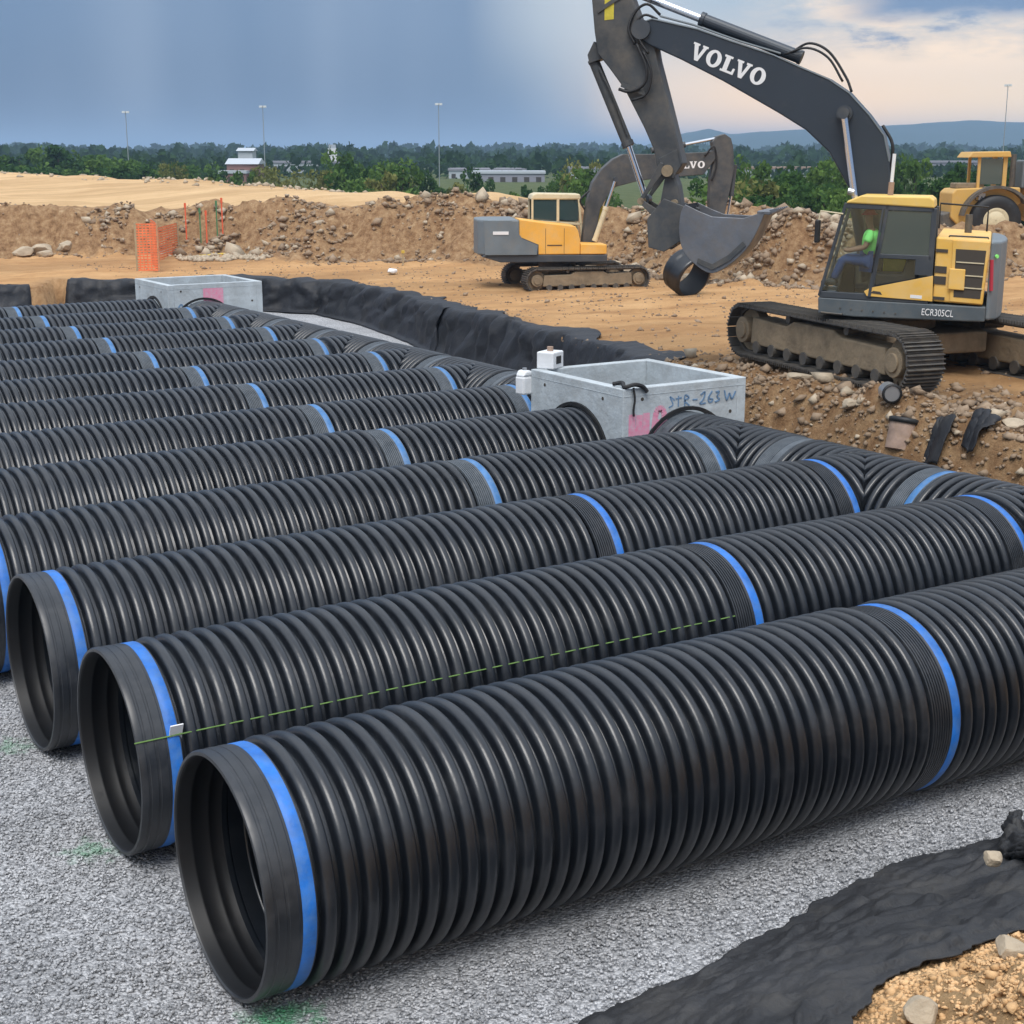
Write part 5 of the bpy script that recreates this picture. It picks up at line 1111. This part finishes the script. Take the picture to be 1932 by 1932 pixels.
mb = MB(); pts = [(21.9 + t * 2.8, 61.0 - t * .9, ground_z(21.9 + t * 2.8, 61.0 - t * .9) + .1) for t in np.linspace(0, 1, 14)]
tag(mb.tube(pts, .05, 8).build('yellow_sock', M['yellowrope'], smooth=True), 'long yellow sediment sock lying along the bank foot below the stakes', 'sediment sock')
px = RNG.uniform(21.3, 24.6, 320); py = 59.6 - (px - 21.5) * .33 + RNG.normal(0, .55, 320); stones('white_rubble', px, py, tvec(px, py) + .04, RNG.uniform(.06, .2, 320), M['paler'], label='pale rubble strip between the yellow sock and the farther box', cat='rubble')
g = ground_z(28.2, 52.9); e = empty('wood_stake', (28.2, 52.9, g), label='short pale wooden stake left of the farther excavator', cat='stake'); MB().box(-.03, .03, -.03, .03, -.1, .55).build('shaft', M['wood'], e); MB().box(-.05, .05, -.05, .05, .45, .56).build('head', M['yellowrope'], e)
g = ground_z(25.6, 48.9); boulder('white_bag', (25.6, 48.9, g + .13), (.22, .18, .17), M['whiteplastic'], 'small white bag on the dirt left of the farther excavator', 77, cat='bag')

# ------------------------------------------------------------------ light masts
def mast(x, y, zb, h, label):
    e = empty('light_mast', (x, y, zb), 0, label=label, cat='light mast', group='tall light masts beyond the site')
    MB().cyl((0, 0, 0), (0, 0, h), .10, .06, n=8).build('pole', M['galv'], e)
    hd = MB(); hd.cyl((0, 0, h - .15), (0, 0, h + .05), .40, n=14).build('ring', M['galv'], e)
    for k in range(8):
        a = k * math.pi / 4; MB().box(.35, .62, -.11, .11, h - .25, h + .08).xform(Matrix.Rotation(a, 4, 'Z')).build('lamp', M['whiteplastic'], e)
mast(82.7, 254, -3, 15.0, 'leftmost tall light mast over the left tree line'); mast(102.5, 241.8, -3, 15.9, 'tall light mast beside the white hangar')
mast(127.8, 226, -3, 16.3, 'tall light mast in the middle, left of the raised arm'); mast(209.9, 175.1, -3, 19.4, 'tall light mast near the right edge against the hills')

# ------------------------------------------------------------------ trees
def leaf_cloud(n, blobs, size, seed):
    r = np.random.default_rng(seed); C = np.array(blobs, float); k = r.integers(0, len(C), n)
    d = r.normal(size=(n, 3)); d /= np.linalg.norm(d, axis=1)[:, None]; rad = r.uniform(.25, 1, n) ** .5
    c = C[k, :3] + d * (C[k, 3] * rad)[:, None] * np.array([1, 1, .85])
    a = r.normal(size=(n, 3)); a /= np.linalg.norm(a, axis=1)[:, None]; b = np.cross(a, r.normal(size=(n, 3))); b /= np.linalg.norm(b, axis=1)[:, None]
    s = (size * r.uniform(.6, 1.4, n))[:, None]
    V = np.stack([c - a * s, c - b * s * .6, c + a * s, c + b * s * .6], 1).reshape(-1, 3)
    return V, np.arange(4 * n).reshape(-1, 4)
protos = []
for s in range(6):
    r = np.random.default_rng(s + 5); bl = []
    wide = .8 + .35 * (s % 3)
    for k in range(13):
        a = r.uniform(0, 6.28); q = r.uniform(0, .34) * wide; bl.append((q * math.cos(a), q * math.sin(a), r.uniform(.26, .86), r.uniform(.11, .20)))
    bl.append((0, 0, .45, .26)); bl.append((.05, 0, .22, .22 * wide))
    V, F = leaf_cloud(1500, bl, .035, s); protos.append(npmesh('crown', V, F))
tr = MB().tube([(0, 0, -.05), (0, 0, .2), (.02, .01, .5), (.0, .02, .8)], [.035, .026, .018, .008], 6).tube([(0, 0, .3), (.12, .04, .5), (.2, .05, .62)], [.015, .01, .004], 5).tube([(0, 0, .35), (-.1, .06, .55), (-.17, .02, .68)], [.014, .01, .004], 5)
trm = bpy.data.meshes.new('trunk'); trm.from_pydata(tr.v, [], tr.f); trm.materials.append(M['trunk'])
LM = {'dark': M['leaf_dark'], 'mid': M['leaf_mid'], 'olive': M['leaf_olive']}
pm_ = {}
def tree(x, y, zb, h, w, kind, label, group, nm='broadleaf_tree'):
    k = random.randrange(6); key = (k, kind)
    if key not in pm_: q = protos[k].copy(); q.materials.append(LM[kind]); pm_[key] = q
    e = empty(nm, (x, y, zb), random.uniform(0, 6.28), label=label, cat='tree' if nm != 'bush' else 'bush', group=group); e.scale = (w, w, h)
    link('crown', pm_[key], parent=e); link('trunk', trm, parent=e)
    return e
def dirpt(px_, dist):                                # bearing (right of straight ahead, as tangent) and distance -> ground position
    t = px_; v = FWD + RGT * t; return v.x * dist, v.y * dist
TN = lambda p: (p - 966) / 2864
# left tree line beyond the plateau
for k in range(34):
    p = -60 + k * 15.5 + random.uniform(-8, 8); d = random.uniform(185, 235); x, y = dirpt(TN(p), d)
    top = np.interp(p, [-60, 0, 60, 100, 250, 300, 400, 480], [5.6, 5.3, 5.4, 6.0, 5.4, 4.2, 3.0, 2.4]) + 2.6 + random.uniform(-.6, .4)
    if k % 9 == 4: continue
    tree(x, y, -3, top * d / 205, top * random.uniform(1.0, 1.4), random.choice(['dark', 'mid', 'mid']), 'dense green tree in the left tree line beyond the sandy plateau', 'trees of the left tree line')
for k in range(60):
    p = 330 + k * 13.6 + random.uniform(-9, 9); d = random.uniform(118, 175); x, y = dirpt(TN(p), d)
    h = np.interp(p, [330, 500, 640, 700, 1100, 1140], [4.6, 5.2, 6.6, 6.2, 6.2, 6.6]) + random.uniform(-1.0, .6) - (1.9 if 790 < p < 1075 else 0) - (1.0 if 490 < p < 650 else 0)
    tree(x, y, -3, (h + .6) * d / 130 , h * random.uniform(.8, 1.2), random.choice(['dark', 'mid', 'olive', 'olive', 'mid']), 'low round bush at the edge of the plateau in the middle distance', 'bushes along the plateau edge', 'bush')
for k in range(24):
    p = 1360 + k * 11 + random.uniform(-6, 6); d = random.uniform(88, 125); x, y = dirpt(TN(p), d); h = random.uniform(5.0, 6.0)
    tree(x, y, -2, (h + .3) * d / 100, h * random.uniform(.8, 1.1), random.choice(['dark', 'mid', 'mid', 'olive']), 'green bush under the boom, beyond the rubble mound', 'bushes behind the near excavator', 'bush')
for k in range(16):
    p = 1670 + k * 20 + random.uniform(-6, 6); d = random.uniform(100, 140); x, y = dirpt(TN(p), d); h = random.uniform(4.6, 5.8)
    tree(x, y, -2, (h + .9) * d / 110, h * random.uniform(.8, 1.1), random.choice(['dark', 'dark', 'mid']), 'dark green tree behind the yellow scraper', 'trees behind the scraper')
# far woods: rows of canopy nobody could count
Vs, Fs, o_ = [], [], 0
for (d0, d1, top, n, sz) in ((330, 420, 7.2, 9000, 1.1), (520, 680, 9, 10000, 1.7), (850, 1150, 11.5, 11000, 2.6), (1500, 1900, 14, 9000, 4.5)):
    t = RNG.uniform(-.5, .5, n); d = RNG.uniform(d0, d1, n); x = (FWD.x + RGT.x * t) * d; y = (FWD.y + RGT.y * t) * d
    hm_ = top * (.78 + .5 * (vnoise(t * 110 + d0, t * 0 + 2) - .4) + .35 * (vnoise(t * 420, t * 0 + d0) - .5))
    z = -3 + RNG.uniform(0, 1, n) ** .6 * hm_
    a = RNG.normal(size=(n, 3)); a /= np.linalg.norm(a, axis=1)[:, None]; b = np.cross(a, RNG.normal(size=(n, 3))); b /= np.linalg.norm(b, axis=1)[:, None]
    s = (sz * RNG.uniform(.6, 1.3, n))[:, None]; c = np.stack([x, y, z], -1)
    Vs.append(np.stack([c - a * s, c - b * s * .7, c + a * s, c + b * s * .7], 1).reshape(-1, 3)); Fs.append(np.arange(4 * n).reshape(-1, 4) + o_); o_ += 4 * n
tag(link('far_woods', npmesh('far_woods', np.concatenate(Vs), np.concatenate(Fs)), M['leaf_far']), 'dark wooded plain out to the horizon', 'woods', kind='stuff')

# ------------------------------------------------------------------ far buildings
def building(p, d, w, dep, h, zb, wall, roofm, label, gable=True, rz=0, nwin=4, nm='warehouse', cat='building', redbase=None):
    x, y = dirpt(TN(p), d); e = empty(nm, (x, y, zb), -YAW + rz, label=label, cat=cat)
    MB().box(-w / 2, w / 2, -dep / 2, dep / 2, 0, h).build('wall', M[wall], e)
    if gable: MB().prism([(-dep / 2 - .3, h + .02), (0, h + dep * .14), (dep / 2 + .3, h + .02)], -w / 2 - .3, w / 2 + .3, 'x').build('roof', M[roofm], e)
    else: MB().box(-w / 2 - .2, w / 2 + .2, -dep / 2 - .2, dep / 2 + .2, h + .01, h + .5).build('roof', M[roofm], e)
    for k in range(nwin):
        xx = -w / 2 + (k + .5) * w / nwin; MB().box(xx - w / nwin * .22, xx + w / nwin * .22, -dep / 2 - .04, -dep / 2 - .01, h * .25, h * .7).build('window', M['grille'], e)
    return e
building(462, 262, 5.2, 7, 2.8, .5, 'bred', 'bwhite', 'white-roofed hangar with a red brick base in the left distance', nm='hangar', nwin=3)
building(442, 258, 4.4, 5, 1.6, .2, 'bred', 'bwhite', 'low red brick shed with a pale roof in front of the hangar', nm='brick_shed', gable=False, nwin=4)
building(466, 275, 2.6, 4, 5.0, .5, 'bwhite', 'bwhite', 'tall white block rising behind the hangar', nm='white_block', nwin=2)
building(580, 380, 21, 10, 2.4, .2, 'bwhite', 'bgrey', 'long low white shed left of the white tower', gable=False, nwin=10)
building(920, 340, 17, 12, 2.2, -.9, 'bwhite', 'bgrey', 'long white warehouse in the middle distance', gable=False, nwin=8)
building(960, 300, 14, 10, 2.1, -.9, 'bgrey', 'bwhite', 'grey warehouse in front of the white one', gable=False, nwin=6)
building(1135, 330, 14, 10, 2.0, -.3, 'bwhite', 'bgrey', 'pale shed behind the far boom', gable=False, nwin=5)
building(1480, 360, 38, 10, 2.2, -.8, 'bwhite', 'clay', 'low pale shed with a tan roof seen under the boom', gable=False, nwin=8)
building(1820, 420, 26, 12, 3.0, -.6, 'bgrey', 'bgrey', 'grey shed in the right distance before the hills', gable=False, nwin=6)
x, y = dirpt(TN(627), 400); e = empty('white_tower', (x, y, -2), label='slim white tower above the middle trees', cat='tower'); MB().box(-.9, .9, -.9, .9, 0, 8.2).build('shaft', M['white'], e); MB().box(-.7, .7, -.7, .7, 8.2, 9.2).build('head', M['bwhite'], e); MB().box(-.6, .6, -.92, -.9, 3.6, 5).build('opening', M['bgrey'], e)
# grey road slab and pipe run seen under the boom
# ------------------------------------------------------------------ hills
px_ = np.array([1180, 1240, 1290, 1335, 1375, 1430, 1520, 1600, 1700, 1780, 1840, 1932, 2100, 2400, 3000]); py_ = np.array([285, 268, 252, 243, 254, 250, 246, 243, 237, 231, 229, 233, 240, 250, 285])
t = np.linspace(TN(1150), TN(3000), 220); hp_ = (285.5 - np.interp(t * 2864 + 966, px_, py_)) + fbm(t * 40, t * 0, 4) * 5
rows = []
for d, f in ((3000, 0), (3250, .5), (3500, .85), (3700, 1.0), (4100, .9), (5200, 0)):
    hz = np.clip(hp_, 0, 99) * 3700 / 2864 * f + (5 if f else -4) + fbm(t * 60, t * 0 + d * .01, 4) * 14 * (f > 0) * (f < 1)
    rows.append(np.stack([(FWD.x + RGT.x * t) * d, (FWD.y + RGT.y * t) * d, hz], -1))
A = np.array(rows); nv, nu = A.shape[:2]; idx = np.arange(nu * nv).reshape(nv, nu); F = np.stack([idx[:-1, :-1], idx[:-1, 1:], idx[1:, 1:], idx[1:, :-1]], -1).reshape(-1, 4)
M['hill'] = foliage('hill_forest', (.030, .055, .030), (.05, .08, .04))
tag(link('hills', npmesh('hills', A.reshape(-1, 3), F), M['hill'], smooth=True), kind='structure')

# ------------------------------------------------------------------ haze: one closed box of thin air
HM = bpy.data.materials.new('haze'); HM.use_nodes = True; t = HM.node_tree; t.nodes.clear()
pv = t.nodes.new('ShaderNodeVolumePrincipled'); pv.inputs['Color'].default_value = (.46, .66, .92, 1); pv.inputs['Density'].default_value = .00029; pv.inputs['Anisotropy'].default_value = 0
ou = t.nodes.new('ShaderNodeOutputMaterial'); t.links.new(pv.outputs[0], ou.inputs['Volume'])
hz_ = MB().box(-9500, 9500, -6500, 12500, -5, 88).build('haze', HM); tag(hz_, 'thin blue air over the whole plain', 'haze', kind='stuff')
